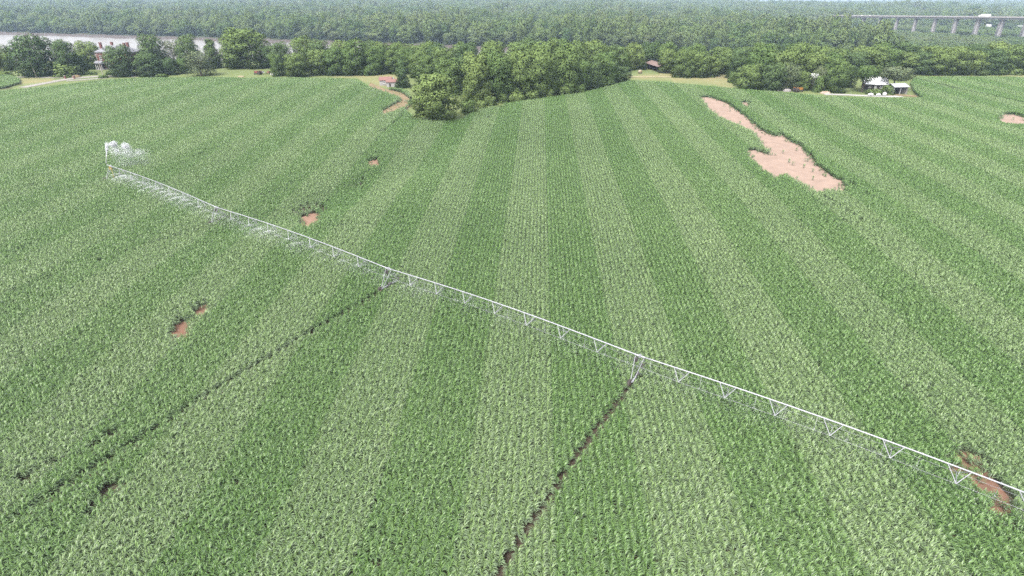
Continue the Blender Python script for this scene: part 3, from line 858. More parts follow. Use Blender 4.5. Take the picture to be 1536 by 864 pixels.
nozzles = []
def span(A, B, n, parent):
    ax = (B - A); L = ax.length; ax = ax.normalized(); side = Vector((-ax.y, ax.x, 0)).normalized()
    def pipe(t): return A.lerp(B, t) + Vector((0, 0, 0.55 * math.sin(math.pi * t)))
    p = pv(MB().tube([pipe(i / 24) for i in range(25)], 0.080, 8), 'span_pipe', GALV, parent)
    for s in (-1, 1):
        nodes = [A + side * (s * .72) + Vector((0, 0, -1.15))] + [pipe(i / n) + side * (s * .95) + Vector((0, 0, -1.30)) for i in range(1, n)] + [B + side * (s * .72) + Vector((0, 0, -1.15))]
        m = MB()
        for a, b in zip(nodes[:-1], nodes[1:]): m.bar(a, b, .014, n=4)
        pv(m, 'truss_rod', GALV, p)
    for i in range(1, n):
        t = i / n; c = pipe(t); m = MB(); N = []
        for s in (-1, 1):
            q = c + side * (s * .95) + Vector((0, 0, -1.30)); N.append(q)
            m.bar(pipe(t - .16 / n), q, .042, n=4); m.bar(pipe(t + .19 / n) , q, .042, n=4)
        m.bar(N[0], N[1], .03, n=4)
        pv(m, 'truss_strut', GALV, p)
    k = int(L / 3.1)
    for i in range(k):
        t = (i + .5) / k; c = pipe(t) + side * (0.12 if i % 2 else -0.12); e = c + Vector((0, 0, -1.65))
        m = MB().tube([c, c + side * (.12 if i % 2 else -.12) + Vector((0, 0, .05)), e + Vector((0, 0, .3)), e], .018, 4); m.bar(e, e + Vector((0, 0, -.12)), .04, .055, n=6)
        pv(m, 'drop_hose', HOSE, p); nozzles.append((e, t))
    return side

def tower(T, ax, parent, legmat=GALV):
    ax = Vector((ax.x, ax.y, 0)).normalized(); side = Vector((-ax.y, ax.x, 0)); g = tz(T.x, T.y); up = Vector((0, 0, 1)); base = Vector((T.x, T.y, g))
    ends = [base + side * (s * 2.0) + up * 0.92 for s in (-1, 1)]
    hd = MB(); hd.bar(T - ax * .75, T + ax * .75, .125, n=10); hd.box((0, 0, 0), (.34, .34, .34), Matrix.Translation(T)); hd.bar(T - up * .1, T + up * .42, .03, n=5)
    head = pv(hd, 'tower_head', GALV, parent)
    for e in ends:
        for s in (-1, 1):
            pv(MB().bar(T + ax * (.62 * s), e + ax * (.16 * s), .042, .042, n=5), 'leg', legmat, head)
    for f in (.45,):
        a = T.lerp(ends[0], f); b = T.lerp(ends[1], f); pv(MB().bar(a, b, .03, n=4), 'cross_brace', GALV, head)
    M = Matrix.Translation(base + up * .92) @ Matrix.Rotation(math.atan2(side.y, side.x), 4, 'Z')
    pv(MB().box((0, 0, 0), (4.1, .15, .17), M), 'base_beam', GALV, head)
    pv(MB().box((0, 0, .16), (.5, .34, .32), M).box((.42, 0, .13), (.34, .24, .26), M), 'drive_motor', DARKBOX, head)
    pv(MB().box((0, 0, 0), (.42, .25, .6), Matrix.Translation(T + ax * .5 - up * .75)), 'control_box', DARKBOX, head)
    for s in (-1, 1):
        c = base + side * (s * 2.15) + up * .62
        W = Matrix.Translation(c + ax * .22) @ Matrix.Rotation(math.atan2(ax.y, ax.x), 4, 'Z') @ Matrix.Rotation(R(90), 4, 'Y')
        m = MB().lathe([(.30, -.15), (.52, -.18), (.61, -.13), (.63, 0), (.61, .13), (.52, .18), (.30, .15)], 20, W)
        for k in range(14):
            a = 2 * math.pi * k / 14
            m.box((.63, 0, 0), (.05, .07, .34), W @ Matrix.Rotation(a, 4, 'Z'))
        pv(m, 'tyre', RUBBER, head)
        pv(MB().lathe([(.05, -.17), (.31, -.13), (.31, .13), (.12, .2)], 14, W), 'wheel_rim', MUD, head)

spans = [(TM1, T0, 8), (T0, T1, 8), (T1, T2, 8), (T2, T3, 8), (T3, TE, 8)]
for a, b, n in spans: span(a, b, n, pivot)
for T in (T0, T1, T2, T3, TE): tower(T, dirv, pivot)
GUN = TE + dirv * 2.2 + Vector((0, 0, .25))
m = MB().tube([TE, TE + dirv * 1.4, GUN - Vector((0, 0, .1)), GUN], [.09, .085, .075, .06], 8); eb = pv(m, 'end_boom', GALV, pivot)
GDIR = Vector((-0.30, 0.80, 0.52)).normalized()
m = MB().tube([GUN, GUN + Vector((0, 0, .25)), GUN + Vector((0, 0, .35)) + GDIR * .3, GUN + Vector((0, 0, .35)) + GDIR * 1.4], [.07, .07, .06, .03], 7); pv(m, 'end_gun', GALV, eb)
m = MB().box((0, 0, 0), (.55, .5, .75), Matrix.Translation(TE + dirv * .4 - Vector((0, 0, .55)))); m.bar(TE - Vector((0, 0, .3)), TE + Vector((1.0, -1.6, -2.6)), .05, n=5); pv(m, 'booster_pump', YELLOW, pivot)

# ------------------------------------------------------------------ water thrown by the nozzles and the end gun
def droplet_material():
    m, n, l, out = nodes_of('water_droplets')
    p = principled(n, (0.82, 0.83, 0.86), 0.3, 0.5)
    tr = n.new('ShaderNodeBsdfTranslucent'); tr.inputs['Color'].default_value = (.85, .86, .88, 1)
    mx = n.new('ShaderNodeMixShader'); mx.inputs[0].default_value = .4
    l.new(p.outputs[0], mx.inputs[1]); l.new(tr.outputs[0], mx.inputs[2]); l.new(mx.outputs[0], out.inputs[0]); return m
DROP_M = droplet_material()
def drops(name, P, D, ln, w, label, cat, mat=DROP_M):
    P = np.asarray(P); n = len(P); D = D / np.linalg.norm(D, axis=1, keepdims=True)
    a = np.cross(D, rng.normal(size=(n, 3))); a /= np.linalg.norm(a, axis=1, keepdims=True); b = np.cross(D, a)
    ln = np.broadcast_to(ln, n)[:, None]; w = np.broadcast_to(w, n)[:, None]
    V = np.stack([P + D * ln, P + a * w, P - a * w * .5 + b * w * .87, P - a * w * .5 - b * w * .87], 1).reshape(-1, 3)
    i = 4 * np.arange(n)[:, None]
    T = np.concatenate([i + np.array([[0, 1, 2]]), i + np.array([[0, 2, 3]]), i + np.array([[0, 3, 1]]), i + np.array([[1, 3, 2]])])
    o = link_mesh(name, np_mesh(name, V, None, T), mat); tag(o, label, cat, kind='stuff'); return o
P, D, LN = [], [], []
for (e, t) in nozzles:
    s = (Vector(e) - T1).dot(dirv)                       # metres outwards from the first tower in view
    if s < -60: continue
    dens = float(np.interp(s, [-50, 0, 40, 60, 95, 130, 150], [500, 700, 1100, 2000, 3200, 4600, 5000])) * random.uniform(.35, 1.5)
    k = int(dens)
    az = rng.uniform(0, 2 * math.pi, k)
    streams = rng.random(k) < .25                        # most water leaves in discrete streamlets
    az = np.where(streams, np.round(az / (math.pi / 5)) * math.pi / 5 + rng.normal(0, .05, k) + t * 9, az)
    q = rng.random(k) ** .8; reach = rng.uniform(2.0, 3.6, k)
    rr = q * reach; z = .25 * q - .25 - 1.15 * q ** 2
    drift = np.array([.35, -.25, 0]) * q[:, None]
    P.append(np.stack([e.x + rr * np.cos(az), e.y + rr * np.sin(az), e.z + z], 1) + drift + rng.normal(0, .05, (k, 3)))
    D.append(np.stack([np.cos(az) * reach, np.sin(az) * reach, .25 - 2.3 * q], 1)); LN.append(rng.uniform(.02, .045, k))
drops('irrigation_spray', np.concatenate(P), np.concatenate(D), np.concatenate(LN), .0085, 'white mist of sprinkler water hanging under the irrigation boom', 'water spray')

g0 = GUN + Vector((0, 0, .35)) + GDIR * 1.4
P, D, LN, WD = [], [], [], []
FINE = 2.1
k = 6000; q = rng.random(k) ** .8; jet = np.array(GDIR)[None] * (q * 5.6)[:, None]
P.append(np.array(g0)[None] + jet + rng.normal(0, 1, (k, 3)) * (.02 + .26 * q ** 1.7)[:, None]); D.append(np.array(GDIR)[None] + rng.normal(0, .1, (k, 3))); LN.append(np.full(k, .12)); WD.append(np.full(k, .016))
td = project(*g0)[2]
def puff(px, py, rx, rz, k, td, tail):
    k, tail = int(k * FINE), int(tail * FINE * .7)
    c = np.array(at_depth(px, py, td)); n = rng.normal(size=(k, 3)); n /= np.linalg.norm(n, axis=1, keepdims=True)
    r = rng.random((k, 1)) ** .62 * 1.12; lump = 1 + .25 * np.sin(n[:, :1] * 5 + px) * np.sin(n[:, 2:] * 6 + py)
    P.append(c + n * r * lump * np.array([rx, rx, rz])); D.append(rng.normal(size=(k, 3)) + np.array([0, 0, -.6])); LN.append(rng.uniform(.025, .05, k)); WD.append(np.full(k, .015))
    kt = tail; q = rng.random(kt)
    P.append(c + np.stack([rng.normal(0, rx * .75, kt) + q * 1.2, rng.normal(0, rx * .75, kt), -q * rz * 3.4 - .3], 1)); D.append(np.stack([rng.normal(0, .1, kt), rng.normal(0, .1, kt), -np.ones(kt)], 1)); LN.append(rng.uniform(.03, .07, kt)); WD.append(np.full(kt, .011))
puff(170, 216, 0.85, 0.70, 11000, td + 6, 2500)
puff(173, 225, 1.5, 1.3, 2200, td + 6, 3000)
puff(188, 219, 0.95, 0.85, 6500, td + 7, 2500)
puff(190, 227, 1.6, 1.3, 2200, td + 7, 2500)
puff(207, 228, 1.1, 1.1, 1100, td + 8, 1200)
puff(216, 228, 1.6, 1.3, 600, td + 8, 600)
drops('end_gun_water', np.concatenate(P), np.concatenate(D), np.concatenate(LN), np.concatenate(WD), 'white jet and puffs of water from the end gun of the boom', 'water jet')

# ------------------------------------------------------------------ buildings
BRICK = simple('red_brick', (0.125, 0.050, 0.043), (0.095, 0.04, 0.034), 1.2, 0.9)
SLATE = simple('grey_slate', (0.145, 0.145, 0.16), (0.115, 0.115, 0.13), .8, 0.7)
WHITE = simple('white_paint', (0.46, 0.45, 0.44), (0.38, 0.37, 0.36), 1.0, 0.5)
GLASS = simple('window_glass', (0.03, 0.035, 0.04), (0.05, 0.05, 0.06), 1.0, 0.1, 0.6)
RUST = simple('rusty_roof', (0.15, 0.075, 0.064), (0.11, 0.06, 0.053), .8, 0.75)
BROWNROOF = simple('brown_roof', (0.155, 0.105, 0.09), (0.10, 0.07, 0.062), .7, 0.8)
BLOCK = simple('pale_block', (0.26, 0.25, 0.245), (0.20, 0.19, 0.185), .6, 0.85)
TIN = simple('white_tin_roof', (0.66, 0.66, 0.66), (0.58, 0.58, 0.59), .6, 0.4, 0.5)
GREYTIN = simple('grey_tin', (0.28, 0.28, 0.30), (0.22, 0.22, 0.23), .7, 0.6)
DARKWOOD = simple('dark_wood', (0.05, 0.04, 0.035), (0.03, 0.025, 0.02), 1.0, 0.9)
CONC = simple('concrete', (0.20, 0.185, 0.178), (0.165, 0.15, 0.145), .25, 0.85)

def window(parent, x, y, z, w, h, face=-1):
    """sash window: frame, glass, sill (sub-parts of the frame)"""
    m = MB(); t = .13
    for dx in (-1, 1): m.box((x + dx * (w / 2 - t / 2), y + face * .06, z), (t, .16, h))
    for dz in (-1, 0, 1): m.box((x, y + face * .06, z + dz * (h / 2 - t / 2)), (w - 2 * t, .155, t * (1 if dz else .7)))
    m.box((x, y + face * .06, z), (.06, .15, h - 2 * t))
    f = m.build('window', WHITE, parent)
    MB().box((x, y + face * .02, z), (w - 2 * t, .04, h - 2 * t)).build('pane', GLASS, f)
    MB().box((x, y + face * .12, z - h / 2 - .09), (w + .3, .3, .16)).build('sill', WHITE, f)

def hip_roof(m, cx, cy, z, w, d, h, ov=.5):
    a, b = w / 2 + ov, d / 2 + ov; r = max(0.3, a - b)
    vs = [(cx - a, cy - b, z), (cx + a, cy - b, z), (cx + a, cy + b, z), (cx - a, cy + b, z), (cx - r, cy, z + h), (cx + r, cy, z + h)]
    vs += [(x, y, z - .25) for x, y, _ in vs[:4]]
    return m.add(vs, [(0, 1, 5, 4), (1, 2, 5), (2, 3, 4, 5), (3, 0, 4), (0, 6, 7, 1), (1, 7, 8, 2), (2, 8, 9, 3), (3, 9, 6, 0), (6, 9, 8, 7)])
def gable_roof(m, cx, cy, z, w, d, h, ov=.35, th=.12):
    """ridge along x"""
    a, b = w / 2 + ov, d / 2 + ov; dz = h * ov / (d / 2)
    for s in (-1, 1):
        vs = [(cx - a, cy + s * b, z - dz), (cx + a, cy + s * b, z - dz), (cx + a, cy, z + h), (cx - a, cy, z + h)]
        vs += [(x, y, q + th) for x, y, q in vs]
        m.add(vs, [(0, 1, 2, 3), (4, 7, 6, 5), (0, 4, 5, 1), (0, 3, 7, 4), (1, 5, 6, 2)] if s < 0 else [(3, 2, 1, 0), (5, 6, 7, 4), (1, 5, 4, 0), (4, 7, 3, 0), (2, 6, 5, 1)])
    return m

# brick mansion behind the magnolias
hp, ht = cast(174, 107.5)
hp = at_depth(174, 107.5, ht + 8); hz = tz(hp.x, hp.y)
K = ht / F_PX
house = empty('brick_house', (hp.x, hp.y, hz), R(-14)); tag(house, 'two storey red brick house with grey hipped roof, tall chimneys and white porch', 'house')
HW, HD = 58 * K * .98, 11.0; HE = 9.2
MB().box((0, HD / 2, HE / 2), (HW, HD, HE)).build('wall', BRICK, house)
MB().box((0, HD / 2, .35), (HW + .2, HD + .2, .7)).build('plinth', CONC, house)
MB().box((0, HD / 2, HE - .15), (HW + .5, HD + .5, .38)).build('cornice', WHITE, house)
rf = hip_roof(MB(), 0, HD / 2, HE + .3, HW, HD, 3.2).build('roof', SLATE, house)
for x, y in ((-HW * .40, 3.0), (-HW * .27, 8.0), (HW * .25, 8.0), (HW * .38, 3.0)):
    MB().box((x, y, HE + 2.4), (1.15, .95, 5.0)).box((x, y, HE + 4.9), (1.35, 1.15, .3)).build('chimney', BRICK, rf)
for i in range(5):
    x = (i - 2) * HW / 5.4
    window(house, x, 0, 6.4, 1.5, 2.4)
    if i not in (0, 2): window(house, x, 0, 2.6, 1.5, 2.4)
px0 = -HW * .36
pr = gable_roof(MB(), 0, 0, 0, 4.4, 3.2, .9).build('porch_roof', SLATE, house); pr.location = (px0, -1.7, 3.8); 
pc = MB().box((px0, -1.7, 3.55), (4.6, 3.4, .4)).build('porch_beam', WHITE, house)
for dx in (-2, -.7, .7, 2): MB().lathe([(.22, .3), (.18, .5), (.16, 3.2), (.22, 3.35)], 10, Matrix.Translation((px0 + dx, -3.1, 0))).build('porch_column', WHITE, house)
MB().box((px0, -1.8, .15), (4.8, 3.6, .3)).build('porch_floor', CONC, house)
dd = MB().box((px0, -.04, 1.5), (1.3, .12, 2.5)).build('door', DARKWOOD, house); MB().box((px0 + .5, -.13, 1.4), (.08, .08, .12)).build('handle', YELLOW, dd)
MB().box((-HW / 2 - 2.1, 6, 1.6), (4.2, 6, 3.2)).build('side_wing', BRICK, house)
MB().box((-HW / 2 - 2.2, 6, 3.32), (4.7, 6.6, .28)).build('wing_roof', WHITE, house)

# pale farm shed with rusty roof, two joined blocks
bp, bt = cast(589, 130.5); bz = tz(bp.x, bp.y); k = bt / F_PX
barn = empty('farm_shed', (bp.x, bp.y, bz), R(6)); barn.scale = (.86, .86, .86); tag(barn, 'pale walled farm shed with rusty red roof beside the dark cedar', 'shed')
def gable_wall(m, cx, cy, w, d, e, h):
    a, b = w / 2, d / 2
    vs = [(cx - a, cy - b, 0), (cx + a, cy - b, 0), (cx + a, cy + b, 0), (cx - a, cy + b, 0), (cx - a, cy - b, e), (cx + a, cy - b, e), (cx + a, cy + b, e), (cx - a, cy + b, e), (cx - a, cy, e + h), (cx + a, cy, e + h)]
    return m.add(vs, [(0, 1, 5, 4), (1, 2, 6, 9, 5), (2, 3, 7, 6), (3, 0, 4, 8, 7), (0, 3, 2, 1)])
gable_wall(MB(), 0, 2.4, 6.6, 4.8, 2.7, 1.3).build('front_wall', BLOCK, barn)
gable_roof(MB(), 0, 2.4, 2.72, 6.6, 4.8, 1.3).build('front_roof', RUST, barn)
gable_wall(MB(), -4.3, 7.8, 6.8, 5.4, 3.1, 1.5).build('rear_wall', BLOCK, barn)
gable_roof(MB(), -4.3, 7.8, 3.12, 6.8, 5.4, 1.5).build('rear_roof', RUST, barn)
MB().box((.6, 2.6, 4.3), (.7, .7, 1.2)).build('chimney', BLOCK, barn)
window(barn, -5.0, 5.1, 1.9, 1.1, 1.3); window(barn, 1.6, 0, 1.5, .9, 1.0)
d = MB().box((-1.4, -.04, 1.0), (1.0, .1, 2.0)).build('door', DARKWOOD, barn); MB().box((-1.05, -.12, 1.0), (.08, .08, .12)).build('handle', GREYTIN, d)

# small pale roof among the grove trees
gp, gt = cast(631, 112); q = at_depth(631, 104, gt + 2); cot = empty('small_cottage', (q.x, q.y, tz(q.x, q.y))); tag(cot, 'small pale roofed building half hidden among trees behind the cedar', 'building')
gable_wall(MB(), 0, 2, 5, 4, 4.6, 1.6).build('wall', BLOCK, cot); gable_roof(MB(), 0, 2, 4.62, 5, 4, 1.6).build('roof', BLOCK, cot); window(cot, 0, 0, 3.0, 1.0, 1.2)

# long open brown shed
a, ta = cast(968, 102.5); b, tb = cast(987, 109.5)
mid = (a + b) / 2; ang = math.atan2(b.y - a.y, b.x - a.x); LS = (b - a).length
LS = min(LS, 24)
shed = empty('long_open_shed', (mid.x, mid.y, tz(mid.x, mid.y)), ang); tag(shed, 'long low open fronted shed with rusty brown roof under trees', 'shed')
gable_roof(MB(), 0, 3.0, 3.1, LS, 6.0, 1.3, .5).build('roof', BROWNROOF, shed)
MB().box((0, 5.9, 1.5), (LS, .12, 3.0)).build('back_wall', DARKWOOD, shed)
for s in (-1, 1): MB().box((s * (LS / 2 - .06), 3.0, 1.5), (.12, 5.6, 3.0)).build('end_wall', DARKWOOD, shed)
for i in range(7): MB().box(((i - 3) * (LS - .6) / 6, .15, 1.5), (.18, .18, 3.0)).build('post', DARKWOOD, shed)

# white roofed house and grey open shed in the right yard
a, ta = cast(1311, 139.5); q = at_depth(1311, 139.5, ta + 7)
wh = empty('white_roofed_house', (q.x, q.y, tz(q.x, q.y)), R(-16)); tag(wh, 'low farmhouse with bright white metal roof behind the yard tree', 'house')
MB().box((0, 3.8, 1.45), (8.6, 7.0, 2.9)).build('wall', DARKWOOD, wh)
r_ = gable_roof(MB(), 0, 3.8, 2.95, 9.0, 7.6, 2.5, .7).build('roof', TIN, wh)
for i in range(-4, 5):
    sm = MB()
    for s in (-1, 1):
        sm.bar((i * 1.05, 3.8 + s * 4.4, 2.72), (i * 1.05, 3.8 + s * .02, 5.57), .04, n=4)
    sm.build('roof_seam', TIN, r_)
window(wh, -2.4, .3, 1.6, 1.1, 1.3); window(wh, 2.4, .3, 1.6, 1.1, 1.3)
d = MB().box((0, .25, 1.05), (1.0, .12, 2.1)).build('door', WHITE, wh); MB().box((.38, .16, 1.05), (.08, .08, .12)).build('handle', GREYTIN, d)
a, ta = cast(1349, 142.0)
gs = empty('grey_open_shed', (a.x, a.y, tz(a.x, a.y)), R(10)); tag(gs, 'small grey metal shed with dark open front at end of gravel yard', 'shed')
for s, nm in ((-1, 'side_wall'), (1, 'side_wall')): MB().box((s * 3.5, 2.5, 1.7), (.12, 5.2, 3.4)).build(nm, GREYTIN if s < 0 else BLOCK, gs)
MB().box((0, 5.0, 1.7), (6.9, .12, 3.4)).build('back_wall', DARKWOOD, gs)
MB().box((0, .1, 1.6), (.25, .25, 3.2)).build('centre_post', GREYTIN, gs)
gable_roof(MB(), 0, 2.5, 3.42, 7.3, 5.4, 1.1, .3).build('roof', GREYTIN, gs)
a, ta = cast(1220, 136.2); q = at_depth(1220, 136.2, ta + 5)
ws = empty('grey_tall_shed', (q.x, q.y, tz(q.x, q.y)), R(20)); tag(ws, 'narrow tall grey shed overgrown in the right grove', 'shed')
gable_wall(MB(), 0, 2, 4.2, 4, 5.2, 1.4).build('wall', GREYTIN, ws); gable_roof(MB(), 0, 2, 5.22, 4.2, 4, 1.4).build('roof', TIN, ws); MB().box((0, -.04, 1.3), (1.6, .1, 2.6)).build('door', DARKWOOD, ws)

# far village houses
for i, (x, y) in enumerate(FAR_HOUSES):
    zt = tz(x, y); tp = project(x, y, zt)
    o = empty('village_house', (x, y, zt), R(20 * math.sin(i * 2.3))); big = 1.0 + .25 * math.sin(i * 1.9)
    if i < 7: lb = 'pale village house, %s from the left, far beyond the bridge near the horizon' % ORD[sorted(range(7), key=lambda j: project(*FAR_HOUSES[j], tz(*FAR_HOUSES[j]))[0]).index(i)]
    else: lb = 'pale house behind the bridge piers, %s from the left' % ORD[sorted(range(7, 11), key=lambda j: project(*FAR_HOUSES[j], tz(*FAR_HOUSES[j]))[0]).index(i)]
    tag(o, lb, 'house', 'houses of the far village')
    tall = 9.0 if i < 7 else 6.0
    if i >= 7: o.scale = (.6, .6, .6)
    gable_wall(MB(), 0, 5, 13 * big, 9, tall, 3.4).build('wall', WHITE, o); gable_roof(MB(), 0, 5, tall + .05, 13 * big, 9, 3.4).build('roof', GREYTIN if i % 3 else TIN, o)
    for j in (-1, 1):
        for zz in (tall * .35, tall * .75): MB().box((j * 3.4, .44, zz), (1.5, .12, 1.8)).build('window', GLASS, o)

# ------------------------------------------------------------------ motorway bridge
B_R = Vector((740, 942)); B_L = Vector((648, 1208)); bd = (B_L - B_R).normalized(); bn = Vector((bd.y, -bd.x))
SPC = (B_L - B_R).length / 8
def deck_z(s): return 21.6 - 4.6 * s / (B_L - B_R).length
PALE_CONC = simple('pale_concrete', (0.225, 0.21, 0.206), (0.185, 0.172, 0.168), .25, 0.85)
def bridge(off, lab, phase):
    o = empty('motorway_bridge', (B_R.x + bn.x * off, B_R.y + bn.y * off, tz(B_R.x, B_R.y))); tag(o, lab, 'bridge', 'twin motorway bridges')
    O = Vector(o.location)
    def pt(s, q, z): return (B_R.x + bd.x * s + bn.x * (off + q) - O.x, B_R.y + bd.y * s + bn.y * (off + q) - O.y, z - O.z)
    s0, s1 = -6 * SPC, 8.9 * SPC
    def sweep(name, prof, mat):
        m = MB(); n = len(prof); st = np.linspace(s0, s1, 20)
        vs = [pt(s, q, deck_z(s) + z) for s in st for q, z in prof]
        m.add(vs, [(i * n + k, i * n + (k + 1) % n, (i + 1) * n + (k + 1) % n, (i + 1) * n + k) for i in range(19) for k in range(n)] + [tuple(range(n)), tuple(19 * n + k for k in range(n))[::-1]])
        return m.build(name, mat, o)
    sweep('deck', [(-7, 0), (7, 0), (7, -.45), (4.8, -.6), (4.6, -3.0), (-4.6, -3.0), (-4.8, -.6), (-7, -.45)], PALE_CONC)
    for s in (-1, 1): sweep('parapet', [(s * 6.85 - .15, .02), (s * 6.85 + .15, .02), (s * 6.85 + .15, 1.0), (s * 6.85 - .15, 1.0)], PALE_CONC)
    for i in range(-5, 9):
        s = (i + phase) * SPC; m = MB()
        p = Vector((B_R.x + bd.x * s + bn.x * off, B_R.y + bd.y * s + bn.y * off)); g = tz(p.x, p.y); zt = deck_z(s) - 3.02
        M = Matrix.Translation((p.x - O.x, p.y - O.y, -O.z)) @ Matrix.Rotation(math.atan2(bn.y, bn.x), 4, 'Z')
        m.box((0, 0, (g - 1 + zt) / 2), (5.2, 2.3, zt - g + 1), M); m.box((0, 0, zt - .65), (8.4, 2.5, 1.3), M)
        m.build('pier', PALE_CONC, o)
bridge(0, 'nearer concrete motorway bridge on tall piers above the woods', 0.0)
bridge(19, 'farther concrete motorway bridge just behind the nearer one', 0.45)

def veh_on_bridge(px, name, label, kind):
    # distance along the nearer deck for that pixel column
    lo, hi = -5 * SPC, 10 * SPC
    for _ in range(40):
        s = (lo + hi) / 2; p = B_R + bd * s
        if project(p.x, p.y, deck_z(s))[0] > px: lo = s
        else: hi = s
    p = B_R + bd * s + bn * 1.0
    o = empty(name, (p.x, p.y, deck_z(s) + .03), math.atan2(bd.y, bd.x)); tag(o, label, 'truck' if kind == 'truck' else 'car')
    if kind == 'truck':
        MB().box((-3.2, 0, 2.75), (13.2, 2.6, 3.1)).build('trailer', WHITE, o)
        c = MB().box((5.2, 0, 1.9), (2.4, 2.4, 2.6)).box((6.9, 0, 1.35), (1.4, 2.2, 1.4)).build('cab', WHITE, o); MB().box((6.43, 0, 2.55), (.06, 2.0, .9)).build('windscreen', GLASS, c)
        for x in (-8.2, -7.0, 3.9, 5.1, 7.0):
            for s_ in (-1, 1): MB().lathe([(.2, -.18), (.5, -.16), (.5, .16), (.2, .18)], 14, Matrix.Translation((x, s_ * 1.1, .5)) @ Matrix.Rotation(R(90), 4, 'X')).build('wheel', RUBBER, o)
    else:
        MB().box((0, 0, .62), (4.4, 1.8, .62)).build('body', WHITE, o); MB().add([(-1.7, -.8, .9), (1.2, -.8, .9), (1.2, .8, .9), (-1.7, .8, .9), (-1.2, -.68, 1.5), (.5, -.68, 1.5), (.5, .68, 1.5), (-1.2, .68, 1.5)], [(0, 1, 5, 4), (1, 2, 6, 5), (2, 3, 7, 6), (3, 0, 4, 7), (4, 5, 6, 7)]).build('cabin', WHITE, o)
        for x in (-1.4, 1.4):
            for s_ in (-1, 1): MB().lathe([(.15, -.11), (.33, -.1), (.33, .1), (.15, .11)], 14, Matrix.Translation((x, s_ * .85, .33)) @ Matrix.Rotation(R(90), 4, 'X')).build('wheel', RUBBER, o)
veh_on_bridge(1474, 'white_truck', 'long white box truck crossing the motorway bridge', 'truck')
veh_on_bridge(1292, 'white_car', 'white car at far left end of the motorway bridge', 'car')
veh_on_bridge(1304, 'white_car', 'white car following just right of another on the bridge', 'car')

# ------------------------------------------------------------------ machines and small things
REDP = simple('red_paint', (0.15, 0.03, 0.027), (0.12, 0.028, 0.026), 2.0, 0.5)
ORANGEP = simple('orange_paint', (0.28, 0.13, 0.025), (0.23, 0.10, 0.025), 2.0, 0.5)
STRAWM = simple('straw', (0.21, 0.175, 0.11), (0.16, 0.13, 0.08), 3.0, 0.9)
def wheel(parent, x, y, r, w, rim):
    M = Matrix.Translation((x, y, r)) @ Matrix.Rotation(R(90), 4, 'X')
    t = MB().lathe([(r * .5, -w / 2), (r * .9, -w / 2), (r, -w * .3), (r, w * .3), (r * .9, w / 2), (r * .5, w / 2)], 18, M).build('wheel', RUBBER, parent)
    MB().lathe([(r * .15, -w * .35), (r * .5, -w * .3), (r * .5, w * .3), (r * .15, w * .35)], 12, M).build('rim', rim, t)
def tractor(px, py, rz, paint, name, label, sc=1.0):
    a, _ = cast(px, py); o = empty(name, (a.x, a.y, tz(a.x, a.y)), rz); o.scale = (sc,) * 3; tag(o, label, 'tractor')
    h = MB().box((1.0, 0, 1.15), (2.0, .85, .75)).box((2.05, 0, 1.1), (.14, .8, .62)).build('hood', paint, o)
    MB().bar((1.4, .2, 1.5), (1.4, .2, 2.3), .05, n=8).build('exhaust', DARKBOX, h)
    MB().box((0, 0, .85), (3.3, .6, .4)).build('chassis', DARKBOX, o)
    MB().box((-.75, 0, 1.25), (.55, .6, .15)).box((-1.0, 0, 1.55), (.12, .6, .55)).build('seat', DARKBOX, o)
    for s in (-1, 1): MB().box((-.9, s * .85, 1.62), (1.25, .42, .1)).box((-.32, s * .85, 1.4), (.1, .42, .45)).build('fender', paint, o)
    MB().bar((-.1, 0, 1.4), (-.25, 0, 1.8), .03, n=6).lathe([(.2, 0), (.22, .03), (.2, .06)], 12, Matrix.Translation((-.25, 0, 1.8))).build('steering_wheel', DARKBOX, o)
    for s in (-1, 1): wheel(o, -.9, s * .85, .78, .42, paint); wheel(o, 1.55, s * .75, .46, .26, paint)
    return o
tractor(388, 111.8, R(160), REDP, 'red_tractor', 'red tractor parked on the lawn near the biggest oak', 1.15)
tractor(1196, 138.0, R(20), ORANGEP, 'orange_machine', 'orange farm machine at the foot of the right grove', 1.2)
def implement(px, py, rz, paint, name, label):
    a, _ = cast(px, py); o = empty(name, (a.x, a.y, tz(a.x, a.y)), rz); tag(o, label, 'implement')
    MB().box((0, 0, .75), (2.6, 1.5, .18)).box((.2, 0, 1.15), (1.3, 1.1, .65)).build('deck', paint, o); MB().bar((1.3, 0, .7), (2.4, 0, .5), .06, n=6).build('drawbar', DARKBOX, o)
    for s in (-1, 1): wheel(o, -.7, s * .85, .42, .2, paint)
implement(393.5, 111.3, R(10), GREYTIN, 'grey_mower', 'grey mower hitched beside the red tractor')
implement(403.5, 111.0, R(70), simple('rust_brown', (0.14, 0.06, 0.045), (0.10, 0.05, 0.04), 2, .8), 'rusty_implement', 'rusty brown implement left of the white tarpaulin heap')
def heap(px, py, w, d, h, mat, name, label, cat, seed):
    a, _ = cast(px, py); r = random.Random(seed); m = MB(); n, k = 14, 6; vs = []
    for i in range(k):
        f = i / (k - 1); rr = math.cos(f * math.pi / 2) ** .8 + .02
        for j in range(n):
            t = 2 * math.pi * j / n; q = 1 + r.uniform(-.14, .14); vs.append((w / 2 * rr * q * math.cos(t), d / 2 * rr * q * math.sin(t), h * math.sin(f * math.pi / 2) * (1 + r.uniform(-.08, .08)) - .05))
    m.add(vs, [(i * n + j, i * n + (j + 1) % n, (i + 1) * n + (j + 1) % n, (i + 1) * n + j) for i in range(k - 1) for j in range(n)] + [tuple((k - 1) * n + j for j in range(n))], None, True)
    o = m.build(name, mat); o.location = (a.x, a.y, tz(a.x, a.y)); tag(o, label, cat); return o
heap(409, 112.2, 2.6, 2.0, 1.1, WHITE, 'tarpaulin_heap', 'white tarpaulin heap beside the rusty implement', 'heap', 1)
